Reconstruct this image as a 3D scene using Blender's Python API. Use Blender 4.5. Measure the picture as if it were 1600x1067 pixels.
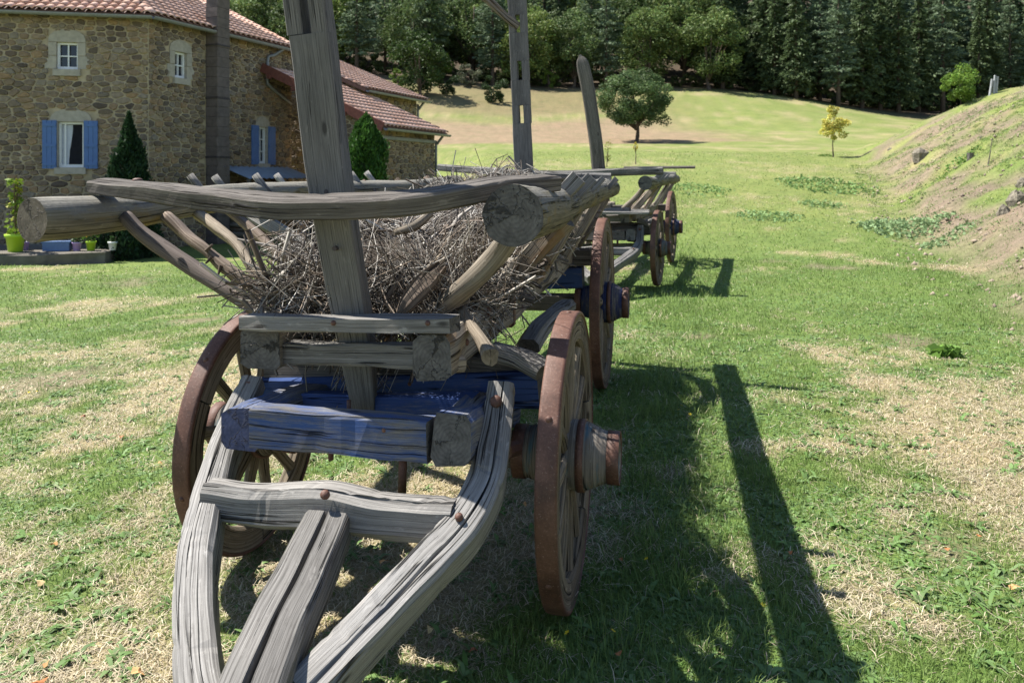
import bpy, math, random
import numpy as np
from mathutils import Vector, Matrix, Quaternion
random.seed(7); np.random.seed(7)
for o in list(bpy.data.objects): bpy.data.objects.remove(o)
S = bpy.context.scene
COL = S.collection

# ------------------------------------------------------------------ camera, sky, sun
F = 1225.0; HZ = 275.0; CAMH = 1.5            # focal length and horizon row measured on a 1600 px wide picture
cam = bpy.data.cameras.new('camera'); camo = bpy.data.objects.new('camera', cam); COL.objects.link(camo)
camo.location = (0, 0, CAMH); camo.rotation_euler = (math.radians(90), 0, 0)
cam.sensor_fit = 'HORIZONTAL'; cam.sensor_width = 36; cam.lens = 36 * F / 1600
cam.shift_y = -(533.5 - HZ) / 1600; cam.clip_start = 0.05; cam.clip_end = 3000
cam.dof.use_dof = True; cam.dof.focus_distance = 2.9; cam.dof.aperture_fstop = 6.3
S.camera = camo
S.render.engine = 'CYCLES'; S.cycles.max_bounces = 5; S.cycles.diffuse_bounces = 2; S.cycles.glossy_bounces = 2; S.cycles.transmission_bounces = 3
S.view_settings.view_transform = 'Standard'; S.view_settings.look = 'None'
S.view_settings.exposure = 1.24; S.view_settings.gamma = 1
TOSUN = Vector((-0.62, 0.20, 1.0)).normalized()
W = bpy.data.worlds.new('World'); S.world = W; W.use_nodes = True
nt = W.node_tree; bgn = nt.nodes['Background']
sky = nt.nodes.new('ShaderNodeTexSky'); sky.sky_type = 'NISHITA'; sky.sun_disc = False
sky.sun_elevation = math.asin(TOSUN.z); sky.sun_rotation = math.atan2(TOSUN.x, TOSUN.y)
sky.altitude = 900; sky.dust_density = 0.6
nt.links.new(sky.outputs[0], bgn.inputs[0]); bgn.inputs[1].default_value = 0.085
sun = bpy.data.lights.new('sun', 'SUN'); sun.energy = 5.0; sun.angle = math.radians(0.53); sun.color = (1.0, 0.955, 0.88)
suno = bpy.data.objects.new('sun', sun); COL.objects.link(suno); suno.location = (-20, 10, 30)
suno.rotation_euler = (-TOSUN).to_track_quat('-Z', 'Y').to_euler()

def P(px, py, d):
    return Vector(((px - 800) / F * d, d, CAMH + (HZ - py) / F * d))

# ------------------------------------------------------------------ numpy noise, terrain height
def _h(ix, iy, s):
    v = np.sin(ix * 127.1 + iy * 311.7 + s * 74.7) * 43758.5453
    return v - np.floor(v)
def vnoise(x, y, s=0):
    x = np.asarray(x, float); y = np.asarray(y, float)
    ix = np.floor(x); iy = np.floor(y); fx = x - ix; fy = y - iy
    fx = fx * fx * (3 - 2 * fx); fy = fy * fy * (3 - 2 * fy)
    return ((_h(ix, iy, s) * (1 - fx) + _h(ix + 1, iy, s) * fx) * (1 - fy)
            + (_h(ix, iy + 1, s) * (1 - fx) + _h(ix + 1, iy + 1, s) * fx) * fy)
def fbm(x, y, s=0, o=4):
    t = 0; a = .5
    for i in range(o):
        t = t + a * vnoise(x * 2 ** i, y * 2 ** i, s + i * 3.1); a *= .5
    return t / (1 - .5 ** o)
def sst(a, b, x):
    t = np.clip((np.asarray(x, float) - a) / (b - a), 0, 1)
    return t * t * (3 - 2 * t)
GY = [-100, 12, 16, 20, 25, 30, 38, 56, 70, 80, 95, 115, 140, 220, 420, 900]
GZ = [0, 0, .1, .45, 1.0, 1.55, 2.4, 3.9, 5.8, 8.2, 12.0, 15.5, 25, 66, 150, 260]
def bank_u(x, y):
    return x - (4.0 + .385 * (y - 5)) - 1.2 * (fbm(x * .35 + 9, y * .35, 5, 3) - .5)
def Hh(x, y):
    x = np.asarray(x, float); y = np.asarray(y, float)
    g = np.interp(y, GY, GZ)
    g = g - 3.2 * sst(22, 55, x) * sst(60, 95, y) * (1 - sst(110, 160, y))
    g = g + 2.0 * sst(5, -25, x) * sst(60, 92, y)
    w = sst(-.8, -5, x) * (1 - sst(30, 48, y)) * sst(9, 15, y)
    g = g * (1 - w) + w * (-.30)
    g = g - np.clip(-x * .05, 0, .3) * (1 - sst(9, 15, y))
    u = bank_u(x, y)
    b = .60 * np.where(u > .6, u - .3, np.where(u > 0, u * u / 1.2, 0))
    b = 4.6 * np.tanh(b / 4.6)
    b = b + .22 * sst(.2, 1.5, u) * (fbm(x * 1.3, y * 1.3, 8, 5) - .5) * 2 + .09 * sst(0, 1, u) * (fbm(x * 5, y * 5, 9, 3) - .5) * 2
    b = b * (1 - sst(36, 54, y)) * sst(-8, 2, y)
    g = g + b + .25 * (fbm(x * .12, y * .12, 3, 3) - .5) * sst(14, 40, y) + .03 * (fbm(x * .9, y * .9, 4, 3) - .5) * sst(2.5, 4.5, np.hypot(x, y))
    return g
def gz(x, y): return float(Hh(np.array([x]), np.array([y]))[0])

# ------------------------------------------------------------------ node helpers, materials
def new_mat(name):
    m = bpy.data.materials.new(name); m.use_nodes = True
    n = m.node_tree.nodes; b = n['Principled BSDF']; b.inputs['Roughness'].default_value = .85
    if 'Specular IOR Level' in b.inputs: b.inputs['Specular IOR Level'].default_value = .25
    return m, m.node_tree, n, b
def N(t, typ, **kw):
    n = t.nodes.new(typ)
    for k, v in kw.items():
        if k in n.inputs: n.inputs[k].default_value = v
        else: setattr(n, k, v)
    return n
def L(t, a, b): t.links.new(a, b)
def ramp(t, fac, stops):
    r = t.nodes.new('ShaderNodeValToRGB'); e = r.color_ramp.elements
    while len(e) < len(stops): e.new(.5)
    for el, (p, c) in zip(e, stops):
        el.position = p; el.color = (c[0], c[1], c[2], 1) if not isinstance(c, (int, float)) else (c, c, c, 1)
    L(t, fac, r.inputs[0]); return r.outputs[0]
def mixc(t, fac, a, b, mode='MIX'):
    m = t.nodes.new('ShaderNodeMix'); m.data_type = 'RGBA'; m.blend_type = mode
    for s, v in ((0, fac), (6, a), (7, b)):
        if hasattr(v, 'default_value'): L(t, v, m.inputs[s])
        elif isinstance(v, (int, float)): m.inputs[s].default_value = v
        else: m.inputs[s].default_value = (*v, 1)
    return m.outputs[2]
def math_(t, op, a, b=0.0):
    m = t.nodes.new('ShaderNodeMath'); m.operation = op
    for i, v in ((0, a), (1, b)):
        if hasattr(v, 'default_value'): L(t, v, m.inputs[i])
        else: m.inputs[i].default_value = v
    return m.outputs[0]
def noise(t, vec, scale, detail=4, rough=.55, dist=0):
    n = N(t, 'ShaderNodeTexNoise', Scale=scale, Detail=detail, Roughness=rough, Distortion=dist)
    if vec is not None: L(t, vec, n.inputs['Vector'])
    return n.outputs[0]
def mapping(t, vec, scale):
    m = t.nodes.new('ShaderNodeMapping'); m.inputs['Scale'].default_value = scale; L(t, vec, m.inputs['Vector']); return m.outputs[0]
def bump(t, bsdf, h, strength, dist, prev=None):
    b = N(t, 'ShaderNodeBump', Strength=strength, Distance=dist); L(t, h, b.inputs['Height'])
    if prev is not None: L(t, prev, b.inputs['Normal'])
    L(t, b.outputs[0], bsdf.inputs['Normal']); return b.outputs[0]

def wood(name, light, mid, dark, crack=.03, paint=None, pamt=.5, lichen=0.0, stain=None):
    m, t, n, b = new_mat(name)
    uv = t.nodes.new('ShaderNodeUVMap'); oi = t.nodes.new('ShaderNodeObjectInfo')
    off = N(t, 'ShaderNodeVectorMath', operation='ADD'); L(t, uv.outputs[0], off.inputs[0])
    cx = t.nodes.new('ShaderNodeCombineXYZ'); r37 = math_(t, 'MULTIPLY', oi.outputs['Random'], 37.0)
    for i in range(3): L(t, r37, cx.inputs[i])
    L(t, cx.outputs[0], off.inputs[1]); v = off.outputs[0]
    g1 = noise(t, mapping(t, v, (.8, 210, 1)), 1.0, 4, .6, .05)
    g2 = noise(t, mapping(t, v, (9, 620, 1)), 1.0, 2, .6)
    big = noise(t, mapping(t, v, (1.6, 7, 1)), 1.0, 4, .6)
    c = ramp(t, g1, [(.28, dark), (.46, mid), (.72, light)])
    c = mixc(t, .6, c, ramp(t, g2, [(.30, .25), (.6, 1.1)]), 'MULTIPLY')
    c = mixc(t, .8, c, ramp(t, big, [(.28, .55), (.5, .95), (.75, 1.15)]), 'MULTIPLY')
    kn = N(t, 'ShaderNodeTexVoronoi', Scale=1.0); L(t, mapping(t, v, (3.2, 9, 1)), kn.inputs['Vector'])
    c = mixc(t, ramp(t, kn.outputs['Distance'], [(.05, .85), (.10, .0)]), c, tuple(x * .45 for x in dark))
    sp = noise(t, mapping(t, v, (16, 45, 1)), 1.0, 5, .7)
    c = mixc(t, ramp(t, sp, [(.60, 0.0), (.72, .55)]), c, tuple(min(1, x * 1.25) for x in light))
    c = mixc(t, ramp(t, sp, [(.28, .6), (.40, 0.0)]), c, dark)
    c = mixc(t, 1.0, c, ramp(t, oi.outputs['Random'], [(0, .74), (.5, 1.0), (1, 1.2)]), 'MULTIPLY')
    if stain:
        st = noise(t, mapping(t, v, (2.2, 5, 1)), 1.0, 4, .65)
        c = mixc(t, ramp(t, st, [(.56, 0.0), (.66, .75)]), c, stain)
    if paint:
        pn = noise(t, mapping(t, v, (3.5, 24, 1)), 1.0, 9, .74)
        pm = ramp(t, pn, [(pamt - .09, 0.0), (pamt + .02, .55), (pamt + .10, .95)])
        pc = mixc(t, big, tuple(x * .6 for x in paint), paint)
        pc = mixc(t, .35, pc, ramp(t, g2, [(.3, .3), (.7, 1.0)]), 'MULTIPLY')
        c = mixc(t, pm, c, pc)
    cn = noise(t, mapping(t, v, (.6, 38, 1)), 1.0, 2, .45, .05)
    ck = noise(t, mapping(t, v, (1.6, 12, 1)), 1.0, 3, .6)
    ca = math_(t, 'ADD', math_(t, 'ABSOLUTE', math_(t, 'SUBTRACT', cn, .5)), math_(t, 'MULTIPLY', math_(t, 'MAXIMUM', math_(t, 'SUBTRACT', .52, ck), 0.0), .8))
    cm = ramp(t, ca, [(0, 0.0), (crack * .30, .3), (crack * .75, 1.0)])
    c = mixc(t, 1.0, c, ramp(t, ca, [(0, .15), (crack * .25, .35), (crack * .65, 1.0)]), 'MULTIPLY')
    if lichen:
        geo = t.nodes.new('ShaderNodeNewGeometry'); sx = t.nodes.new('ShaderNodeSeparateXYZ'); L(t, geo.outputs['True Normal'], sx.inputs[0])
        ln = noise(t, geo.outputs['Position'], 55, 6, .75); lb = noise(t, mapping(t, v, (6, 16, 1)), 1.0, 5, .7)
        zz = math_(t, 'ADD', sx.outputs[2], math_(t, 'MULTIPLY', math_(t, 'SUBTRACT', lb, .5), 2.2))
        crust = mixc(t, ln, (.085, .08, .07), (.29, .28, .25))
        c = mixc(t, ramp(t, zz, [(.30, 0.0), (.52, .85)]), c, crust)
    L(t, c, b.inputs['Base Color'])
    h = math_(t, 'ADD', math_(t, 'MULTIPLY', g1, .5), math_(t, 'MULTIPLY', g2, .35))
    if lichen: h = math_(t, 'ADD', h, math_(t, 'MULTIPLY', ln, 1.2))
    p = bump(t, b, h, .8, .003)
    bump(t, b, cm, 1.0, .007, p)
    b.inputs['Roughness'].default_value = .92; b.inputs['Specular IOR Level'].default_value = .12
    return m
def endgrain(name, a, d):
    m, t, n, b = new_mat(name)
    uv = t.nodes.new('ShaderNodeUVMap')
    r = N(t, 'ShaderNodeTexWave', wave_type='RINGS', rings_direction='SPHERICAL', Scale=26, Distortion=5, Detail=4); r.inputs['Detail Scale'].default_value = 2.0; L(t, uv.outputs[0], r.inputs['Vector'])
    oi = t.nodes.new('ShaderNodeObjectInfo'); gr = t.nodes.new('ShaderNodeTexGradient'); gr.gradient_type = 'RADIAL'; L(t, uv.outputs[0], gr.inputs[0])
    g9 = math_(t, 'ADD', math_(t, 'MULTIPLY', gr.outputs[1], 2.2), math_(t, 'MULTIPLY', oi.outputs['Random'], 40.0))
    wob = noise(t, uv.outputs[0], 40, 3, .6); g9 = math_(t, 'ADD', g9, math_(t, 'MULTIPLY', wob, .8))
    cx = t.nodes.new('ShaderNodeCombineXYZ'); L(t, g9, cx.inputs[0])
    cr = noise(t, cx.outputs[0], 1.0, 2, .5)
    big = noise(t, uv.outputs[0], 22, 6, .7)
    c = mixc(t, math_(t, 'ADD', math_(t, 'MULTIPLY', r.outputs['Fac'], .22), .2), d, a)
    c = mixc(t, .9, c, ramp(t, big, [(.3, .45), (.65, 1.5)]), 'MULTIPLY')
    ca = math_(t, 'ABSOLUTE', math_(t, 'SUBTRACT', cr, .5))
    c = mixc(t, 1.0, c, ramp(t, ca, [(0, .3), (.007, 1.0)]), 'MULTIPLY')
    L(t, c, b.inputs['Base Color'])
    p = bump(t, b, big, .6, .006); bump(t, b, ramp(t, ca, [(0, 0.0), (.012, 1.0)]), .8, .005, p)
    return m
M = {}
M['grey'] = wood('weathered_grey_wood', (0.310, 0.297, 0.277), (0.198, 0.188, 0.175), (0.079, 0.073, 0.066))
M['greylight'] = wood('silvered_grey_wood', (0.318, 0.306, 0.290), (0.221, 0.212, 0.199), (0.091, 0.085, 0.078), crack=.024)
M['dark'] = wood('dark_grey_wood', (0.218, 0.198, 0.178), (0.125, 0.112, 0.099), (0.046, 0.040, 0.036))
M['black'] = wood('blackened_wood', (0.231, 0.220, 0.204), (0.121, 0.110, 0.102), (0.028, 0.025, 0.023), crack=.045)
M['tan'] = wood('tan_wood', (.36, .32, .26), (.245, .21, .165), (.10, .085, .068), stain=(.20, .12, .06))
M['postgrey'] = wood('smooth_grey_post_wood', (0.248, 0.239, 0.226), (0.192, 0.186, 0.177), (0.105, 0.101, 0.096), crack=.008)
M['blue'] = wood('blue_painted_wood', (0.264, 0.257, 0.244), (0.178, 0.172, 0.165), (0.066, 0.066, 0.066), crack=.02, paint=(.048, .092, .26), pamt=.36)
M['blueworn'] = wood('worn_blue_painted_wood', (0.297, 0.290, 0.271), (0.198, 0.191, 0.185), (0.086, 0.079, 0.079), paint=(.055, .108, .28), pamt=.51)
M['turq'] = wood('worn_turquoise_hub_wood', (0.288, 0.256, 0.216), (0.176, 0.152, 0.128), (0.064, 0.056, 0.048), crack=.04, paint=(0.040, 0.176, 0.256), pamt=.62)
M['bluehub'] = wood('blue_hub_wood', (0.198, 0.185, 0.165), (0.106, 0.099, 0.092), (0.046, 0.046, 0.046), paint=(0.030, 0.043, 0.125), pamt=.45)
M['bark'] = wood('peeled_log_wood', (0.285, 0.260, 0.192), (0.186, 0.167, 0.118), (0.068, 0.062, 0.046), crack=.04, lichen=.9, stain=(0.223, 0.161, 0.056))
M['twig'] = wood('branch_bark', (0.264, 0.218, 0.178), (0.158, 0.122, 0.096), (0.059, 0.046, 0.036), crack=.05, stain=(0.264, 0.198, 0.158))
M['twigsmooth'] = wood('smooth_brown_branch', (0.198, 0.165, 0.145), (0.132, 0.109, 0.096), (0.073, 0.059, 0.053), crack=.012)
M['twiglight'] = wood('pale_branch', (0.363, 0.310, 0.244), (0.264, 0.218, 0.165), (0.119, 0.092, 0.066), crack=.02)
M['felloe'] = wood('old_wheel_wood', (0.280, 0.238, 0.182), (0.175, 0.143, 0.105), (0.063, 0.052, 0.038), crack=.03)
M['end'] = endgrain('end_grain', (.15, .142, .13), (.06, .057, .053))
M['endblue'] = endgrain('blue_painted_end_grain', (.085, .095, .14), (.035, .045, .10))
M['endtan'] = endgrain('tan_end_grain', (.21, .18, .14), (.09, .072, .055))
M['rock'] = None
def rust():
    m, t, n, b = new_mat('rusted_iron')
    geo = t.nodes.new('ShaderNodeTexCoord')
    a = noise(t, geo.outputs['Object'], 9, 5, .65); f = noise(t, geo.outputs['Object'], 130, 4, .7)
    c = ramp(t, a, [(.3, (.055, .026, .018)), (.5, (.105, .048, .032)), (.72, (.155, .080, .057))])
    c = mixc(t, ramp(t, f, [(.60, 0.0), (.72, .7)]), c, (.26, .20, .17))
    c = mixc(t, .6, c, ramp(t, f, [(.2, .4), (.6, 1.1)]), 'MULTIPLY')
    L(t, c, b.inputs['Base Color']); bump(t, b, f, .5, .002); b.inputs['Roughness'].default_value = .62
    b.inputs['Specular IOR Level'].default_value = .4
    return m
M['rust'] = rust()
def plain(name, col, rough=.7, var=.25, scale=12, bmp=0, spec=.25):
    m, t, n, b = new_mat(name); g = t.nodes.new('ShaderNodeTexCoord')
    a = noise(t, g.outputs['Object'], scale, 5, .6)
    lo = tuple(c * (1 - var) for c in col); hi = tuple(min(1, c * (1 + var)) for c in col)
    L(t, ramp(t, a, [(.3, lo), (.7, hi)]), b.inputs['Base Color']); b.inputs['Roughness'].default_value = rough
    b.inputs['Specular IOR Level'].default_value = spec
    if bmp: bump(t, b, a, .6, bmp)
    return m
def attr_mat(name, rough=.8, transl=0.0, fine=0, spec=.2, finescale=40):
    m, t, n, b = new_mat(name)
    a = t.nodes.new('ShaderNodeAttribute'); a.attribute_name = 'col'; c = a.outputs['Color']
    if fine:
        g = t.nodes.new('ShaderNodeNewGeometry'); f = noise(t, g.outputs['Position'], finescale, 5, .65)
        c = mixc(t, fine, c, ramp(t, f, [(.25, .35), (.75, 1.3)]), 'MULTIPLY')
    L(t, c, b.inputs['Base Color']); b.inputs['Roughness'].default_value = rough
    b.inputs['Specular IOR Level'].default_value = spec
    if transl:
        tr = t.nodes.new('ShaderNodeBsdfTranslucent'); mx = t.nodes.new('ShaderNodeMixShader'); mx.inputs[0].default_value = transl
        L(t, c, tr.inputs[0]); L(t, b.outputs[0], mx.inputs[1]); L(t, tr.outputs[0], mx.inputs[2])
        L(t, mx.outputs[0], n['Material Output'].inputs[0])
    return m
M['leaf'] = attr_mat('leaves', .6, .28)
M['grass'] = attr_mat('grass_blades', .62, .30, spec=.3)
M['strand'] = attr_mat('dry_brushwood', .8, 0)
def stone_mat():
    m, t, n, b = new_mat('rubble_stone')
    g = t.nodes.new('ShaderNodeNewGeometry'); oi = t.nodes.new('ShaderNodeObjectInfo')
    r = math_(t, 'FRACT', math_(t, 'ADD', g.outputs['Random Per Island'], math_(t, 'MULTIPLY', oi.outputs['Random'], 7.31)))
    c = ramp(t, r, [(0, (.145, .105, .078)), (.18, (.25, .185, .12)), (.36, (.19, .148, .112)), (.54, (.32, .21, .115)), (.72, (.26, .215, .165)), (.86, (.095, .072, .058)), (1, (.34, .26, .165))])
    f = noise(t, g.outputs['Position'], 14, 5, .65)
    c = mixc(t, .8, c, ramp(t, f, [(.25, .5), (.75, 1.3)]), 'MULTIPLY')
    L(t, c, b.inputs['Base Color']); bump(t, b, f, .6, .02); return m
M['stone'] = stone_mat()
M['mortar'] = plain('tan_lime_mortar', (.40, .325, .22), .95, .22, 5, .02)
M['dressed'] = plain('pale_dressed_stone', (.38, .34, .28), .9, .18, 9, .01)
M['chim'] = plain('grey_brown_chimney_block', (.13, .105, .095), .9, .25, 6, .006)
M['band'] = plain('dark_band', (.06, .05, .05))
M['zinc'] = plain('zinc_gutter', (.20, .205, .21), .45, .15, 8, 0, .5)
M['fascia'] = plain('red_brown_board', (.16, .06, .045), .8, .25)
M['white'] = plain('white_paint', (.78, .78, .78), .5, .04)
M['shutter'] = plain('blue_shutter_paint', (.09, .165, .36), .55, .10, 6)
M['curtain'] = plain('white_curtain', (.55, .57, .62), .9, .08)
M['room'] = plain('dark_room', (.015, .015, .02), .9)
def glass():
    m, t, n, b = new_mat('window_glass'); b.inputs['Base Color'].default_value = (.02, .022, .03, 1)
    b.inputs['Roughness'].default_value = .05; b.inputs['Specular IOR Level'].default_value = .5; return m
M['glass'] = glass()
def tile_mat():
    m, t, n, b = new_mat('terracotta_tile')
    g = t.nodes.new('ShaderNodeNewGeometry'); oi = t.nodes.new('ShaderNodeObjectInfo')
    r = math_(t, 'FRACT', math_(t, 'ADD', g.outputs['Random Per Island'], math_(t, 'MULTIPLY', oi.outputs['Random'], 5.77)))
    c = ramp(t, r, [(0, (.50, .29, .205)), (.4, (.62, .38, .28)), (.75, (.66, .44, .345)), (1, (.56, .345, .265))])
    f = noise(t, g.outputs['Position'], 5, 5, .65)
    c = mixc(t, .7, c, ramp(t, f, [(.3, .7), (.7, 1.15)]), 'MULTIPLY')
    L(t, c, b.inputs['Base Color']); return m
M['tile'] = tile_mat()
M['deck'] = plain('roof_underlay', (.12, .07, .055))
M['corr'] = plain('corrugated_sheet', (.24, .29, .35), .5, .15, 4, 0, .5)
M['slab'] = plain('terrace_stone', (.13, .115, .095), .9, .2, 6)
M['limepot'] = plain('lime_green_pot', (.36, .55, .03), .4, .06, 4, 0, .4)
M['lilacpot'] = plain('lilac_pot', (.42, .30, .55), .4, .06, 4, 0, .4)
M['bluepot'] = plain('blue_trough', (.10, .16, .30), .5, .1)
M['rock'] = plain('grey_field_stone', (.17, .15, .115), .9, .5, 16, .05)
M['trunk'] = plain('tree_bark', (.085, .065, .05), .95, .35, 20, .02)
M['post'] = plain('grey_fence_post', (.33, .34, .35), .8, .2)

# ------------------------------------------------------------------ mesh builder
def link(o, parent=None):
    COL.objects.link(o)
    if parent is not None: o.parent = parent
    return o
def tag(o, label=None, cat=None, group=None, kind=None):
    if label: o['label'] = label
    if cat: o['category'] = cat
    if group: o['group'] = group
    if kind: o['kind'] = kind
    return o
def empty(name, loc):
    o = bpy.data.objects.new(name, None); o.location = loc; o.empty_display_size = .2; return link(o)
def copy_tree(o, parent=None):
    c = o.copy(); COL.objects.link(c); c.parent = parent
    for ch in o.children: copy_tree(ch, c)
    return c
def rect(w, h, c=.008):
    a, b = w / 2, h / 2; c = min(c, a * .6, b * .6)
    return [(-a + c, -b), (a - c, -b), (a, -b + c), (a, b - c), (a - c, b), (-a + c, b), (-a, b - c), (-a, -b + c)]
def splitrect(w, h, c=.01, x=.1):
    a, b = w / 2, h / 2; x = x * w
    return [(-a + c, -b), (a - c, -b), (a, -b + c), (a, b - c), (a - c, b), (x + .005, b + .001), (x, b), (x - .005, b + .001), (-a + c, b), (-a, b - c), (-a, -b + c)]
def circ(r, n=10, e=1.0): return [(r * math.cos(2 * math.pi * i / n), r * e * math.sin(2 * math.pi * i / n)) for i in range(n)]
def spline(pts, n):
    pts = [Vector(p) for p in pts]
    if len(pts) == 2: return [pts[0].lerp(pts[1], i / (n - 1)) for i in range(n)]
    q = [2 * pts[0] - pts[1]] + pts + [2 * pts[-1] - pts[-2]]; m = len(pts) - 1; out = []
    for i in range(n):
        u = i / (n - 1) * m; k = min(int(u), m - 1); f = u - k; a, b, c, d = q[k:k + 4]
        out.append(.5 * ((2 * b) + (c - a) * f + (2 * a - 5 * b + 4 * c - d) * f * f + (3 * b - a - 3 * c + d) * f ** 3))
    return out
class MB:
    def __init__(s): s.v = []; s.f = []; s.uv = []; s.mi = []; s.sm = []
    def face(s, idx, uv, mi=0, sm=False): s.f.append(idx); s.uv += uv; s.mi.append(mi); s.sm.append(sm)
    def sweep(s, pts, prof, up=(0, 0, 1), n=None, scale=None, jit=0.0, rnd=None, smooth=False, caps=True, twist=0.0, lump=0.0, chip=0.0, split=None):
        if n is None: n = 2
        r = random.Random(rnd if rnd is not None else random.random())
        c = spline(pts, n); up = Vector(up); k = len(prof); base = len(s.v); per = [0]
        for i in range(k):
            a = prof[i]; b = prof[(i + 1) % k]; per.append(per[-1] + math.hypot(b[0] - a[0], b[1] - a[1]))
        arc = 0; arcs = []
        ph = [r.uniform(0, 6.28) for _ in range(6)]; pj = [[r.uniform(0, 6.28) for _ in range(4)] for _ in prof]
        for i in range(n):
            if i: arc += (c[i] - c[i - 1]).length
            arcs.append(arc)
            t = (c[min(i + 1, n - 1)] - c[max(i - 1, 0)]).normalized()
            sd = t.cross(up).normalized(); u2 = sd.cross(t)
            if twist:
                q = Quaternion(t, twist * i / (n - 1)); sd = q @ sd; u2 = q @ u2
            f = i / (n - 1)
            if scale is None: sc = 1
            elif callable(scale): sc = scale(f)
            else:
                g = f * (len(scale) - 1); j = min(int(g), len(scale) - 2); sc = scale[j] + (scale[j + 1] - scale[j]) * (g - j)
            sc = sc or 1
            wob = (sd * math.sin(arc * 3.1 + ph[0]) + u2 * math.sin(arc * 3.7 + ph[1])) * jit * 1.5
            for j, (a, b) in enumerate(prof):
                ja = jit * (math.sin(arc * 5.3 + pj[j][0]) + .7 * math.sin(arc * 12.1 + pj[j][1]) + .35 * math.sin(arc * 31 + pj[j][2])); jb = jit * (math.sin(arc * 4.7 + pj[j][3]) + .7 * math.sin(arc * 13.7 + pj[j][0] * 2) + .35 * math.sin(arc * 29 + pj[j][1]))
                if chip and 0 < i < n - 1 and r.random() < chip: a *= r.uniform(.91, .98); b *= r.uniform(.91, .98)
                if split and j == split[0]:
                    a += .010 * math.sin(arc * 4 + ph[3]); b -= split[1] * max(0.0, math.sin(arc * split[2] + ph[4]) + .25) / sc
                d = 1 + lump * math.sin(arc * 13 + ph[2] + j * 1.9) * .6 + lump * .5 * math.sin(arc * 29 + pj[j][0])
                s.v.append(c[i] + wob + sd * (a * sc * d + ja) + u2 * (b * sc * d + jb))
        for i in range(n - 1):
            for j in range(k):
                j2 = (j + 1) % k
                s.face([base + i * k + j, base + i * k + j2, base + (i + 1) * k + j2, base + (i + 1) * k + j],
                       [(arcs[i], per[j]), (arcs[i], per[j + 1]), (arcs[i + 1], per[j + 1]), (arcs[i + 1], per[j])], 0, smooth)
        if caps:
            s.face([base + j for j in range(k)][::-1], [prof[j] for j in range(k)][::-1], 1)
            s.face([base + (n - 1) * k + j for j in range(k)], [prof[j] for j in range(k)], 1)
        return s
    def lathe(s, prof, n=24, closed=False, smooth=True, a0=0, a1=2 * math.pi):
        # revolve (x, r) round the X axis
        base = len(s.v); full = abs(a1 - a0 - 2 * math.pi) < 1e-6; k = len(prof); m = n if full else n + 1
        for i in range(m):
            a = a0 + (a1 - a0) * i / n
            for x, r in prof: s.v.append(Vector((x, r * math.cos(a), r * math.sin(a))))
        per = [0]
        for j in range(k): per.append(per[-1] + math.hypot(prof[(j + 1) % k][0] - prof[j][0], prof[(j + 1) % k][1] - prof[j][1]))
        R = max(p[1] for p in prof)
        for i in range(n):
            i2 = (i + 1) % m; u0 = R * (a0 + (a1 - a0) * i / n); u1 = R * (a0 + (a1 - a0) * (i + 1) / n)
            for j in range(k if closed else k - 1):
                j2 = (j + 1) % k
                s.face([base + i * k + j, base + i2 * k + j, base + i2 * k + j2, base + i * k + j2], [(u0, per[j]), (u1, per[j]), (u1, per[j + 1]), (u0, per[j + 1])], 0, smooth)
        if not full and closed:
            s.face([base + j for j in range(k)], [(p[0], p[1]) for p in prof], 1)
            s.face([base + n * k + j for j in range(k)][::-1], [(p[0], p[1]) for p in prof][::-1], 1)
        return s
    def poly(s, pts, mi=0, uv=None):
        b = len(s.v); s.v += [Vector(p) for p in pts]
        s.face(list(range(b, b + len(pts))), uv or [(p[0], p[1]) for p in pts], mi); return s
    def obox(s, o, ex, ey, ez):
        # box from corner o along three vectors
        o = Vector(o); ex = Vector(ex); ey = Vector(ey); ez = Vector(ez); b = len(s.v)
        if ex.cross(ey).dot(ez) < 0: ex, ey = ey, ex
        for k in range(8): s.v.append(o + ex * (k & 1) + ey * ((k >> 1) & 1) + ez * (k >> 2))
        lx, ly, lz = ex.length, ey.length, ez.length
        for q, (p, r) in (((0, 2, 3, 1), (ly, lx)), ((4, 5, 7, 6), (lx, ly)), ((0, 1, 5, 4), (lx, lz)), ((2, 6, 7, 3), (lz, lx)), ((0, 4, 6, 2), (lz, ly)), ((1, 3, 7, 5), (ly, lz))):
            s.face([b + i for i in q], [(0, 0), (p, 0), (p, r), (0, r)])
        return s
    def mesh(s, name, mats, org=(0, 0, 0)):
        org = Vector(org); me = bpy.data.meshes.new(name)
        me.from_pydata([v - org for v in s.v], [], s.f)
        ul = me.uv_layers.new(name='UVMap'); ul.data.foreach_set('uv', [c for p in s.uv for c in p])
        for m in (mats if isinstance(mats, (list, tuple)) else [mats]): me.materials.append(m)
        nm = len(me.materials)
        me.polygons.foreach_set('material_index', [min(i, nm - 1) for i in s.mi]); me.polygons.foreach_set('use_smooth', s.sm)
        me.update(); return me
    def build(s, name, mats, parent=None, org=None):
        if org is None: org = root_org(parent)
        o = bpy.data.objects.new(name, s.mesh(name, mats, org))
        if parent is None: o.location = org
        return link(o, parent)
def root_org(o):
    v = Vector((0, 0, 0))
    while o is not None: v = v + Vector(o.location); o = o.parent
    return v
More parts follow.
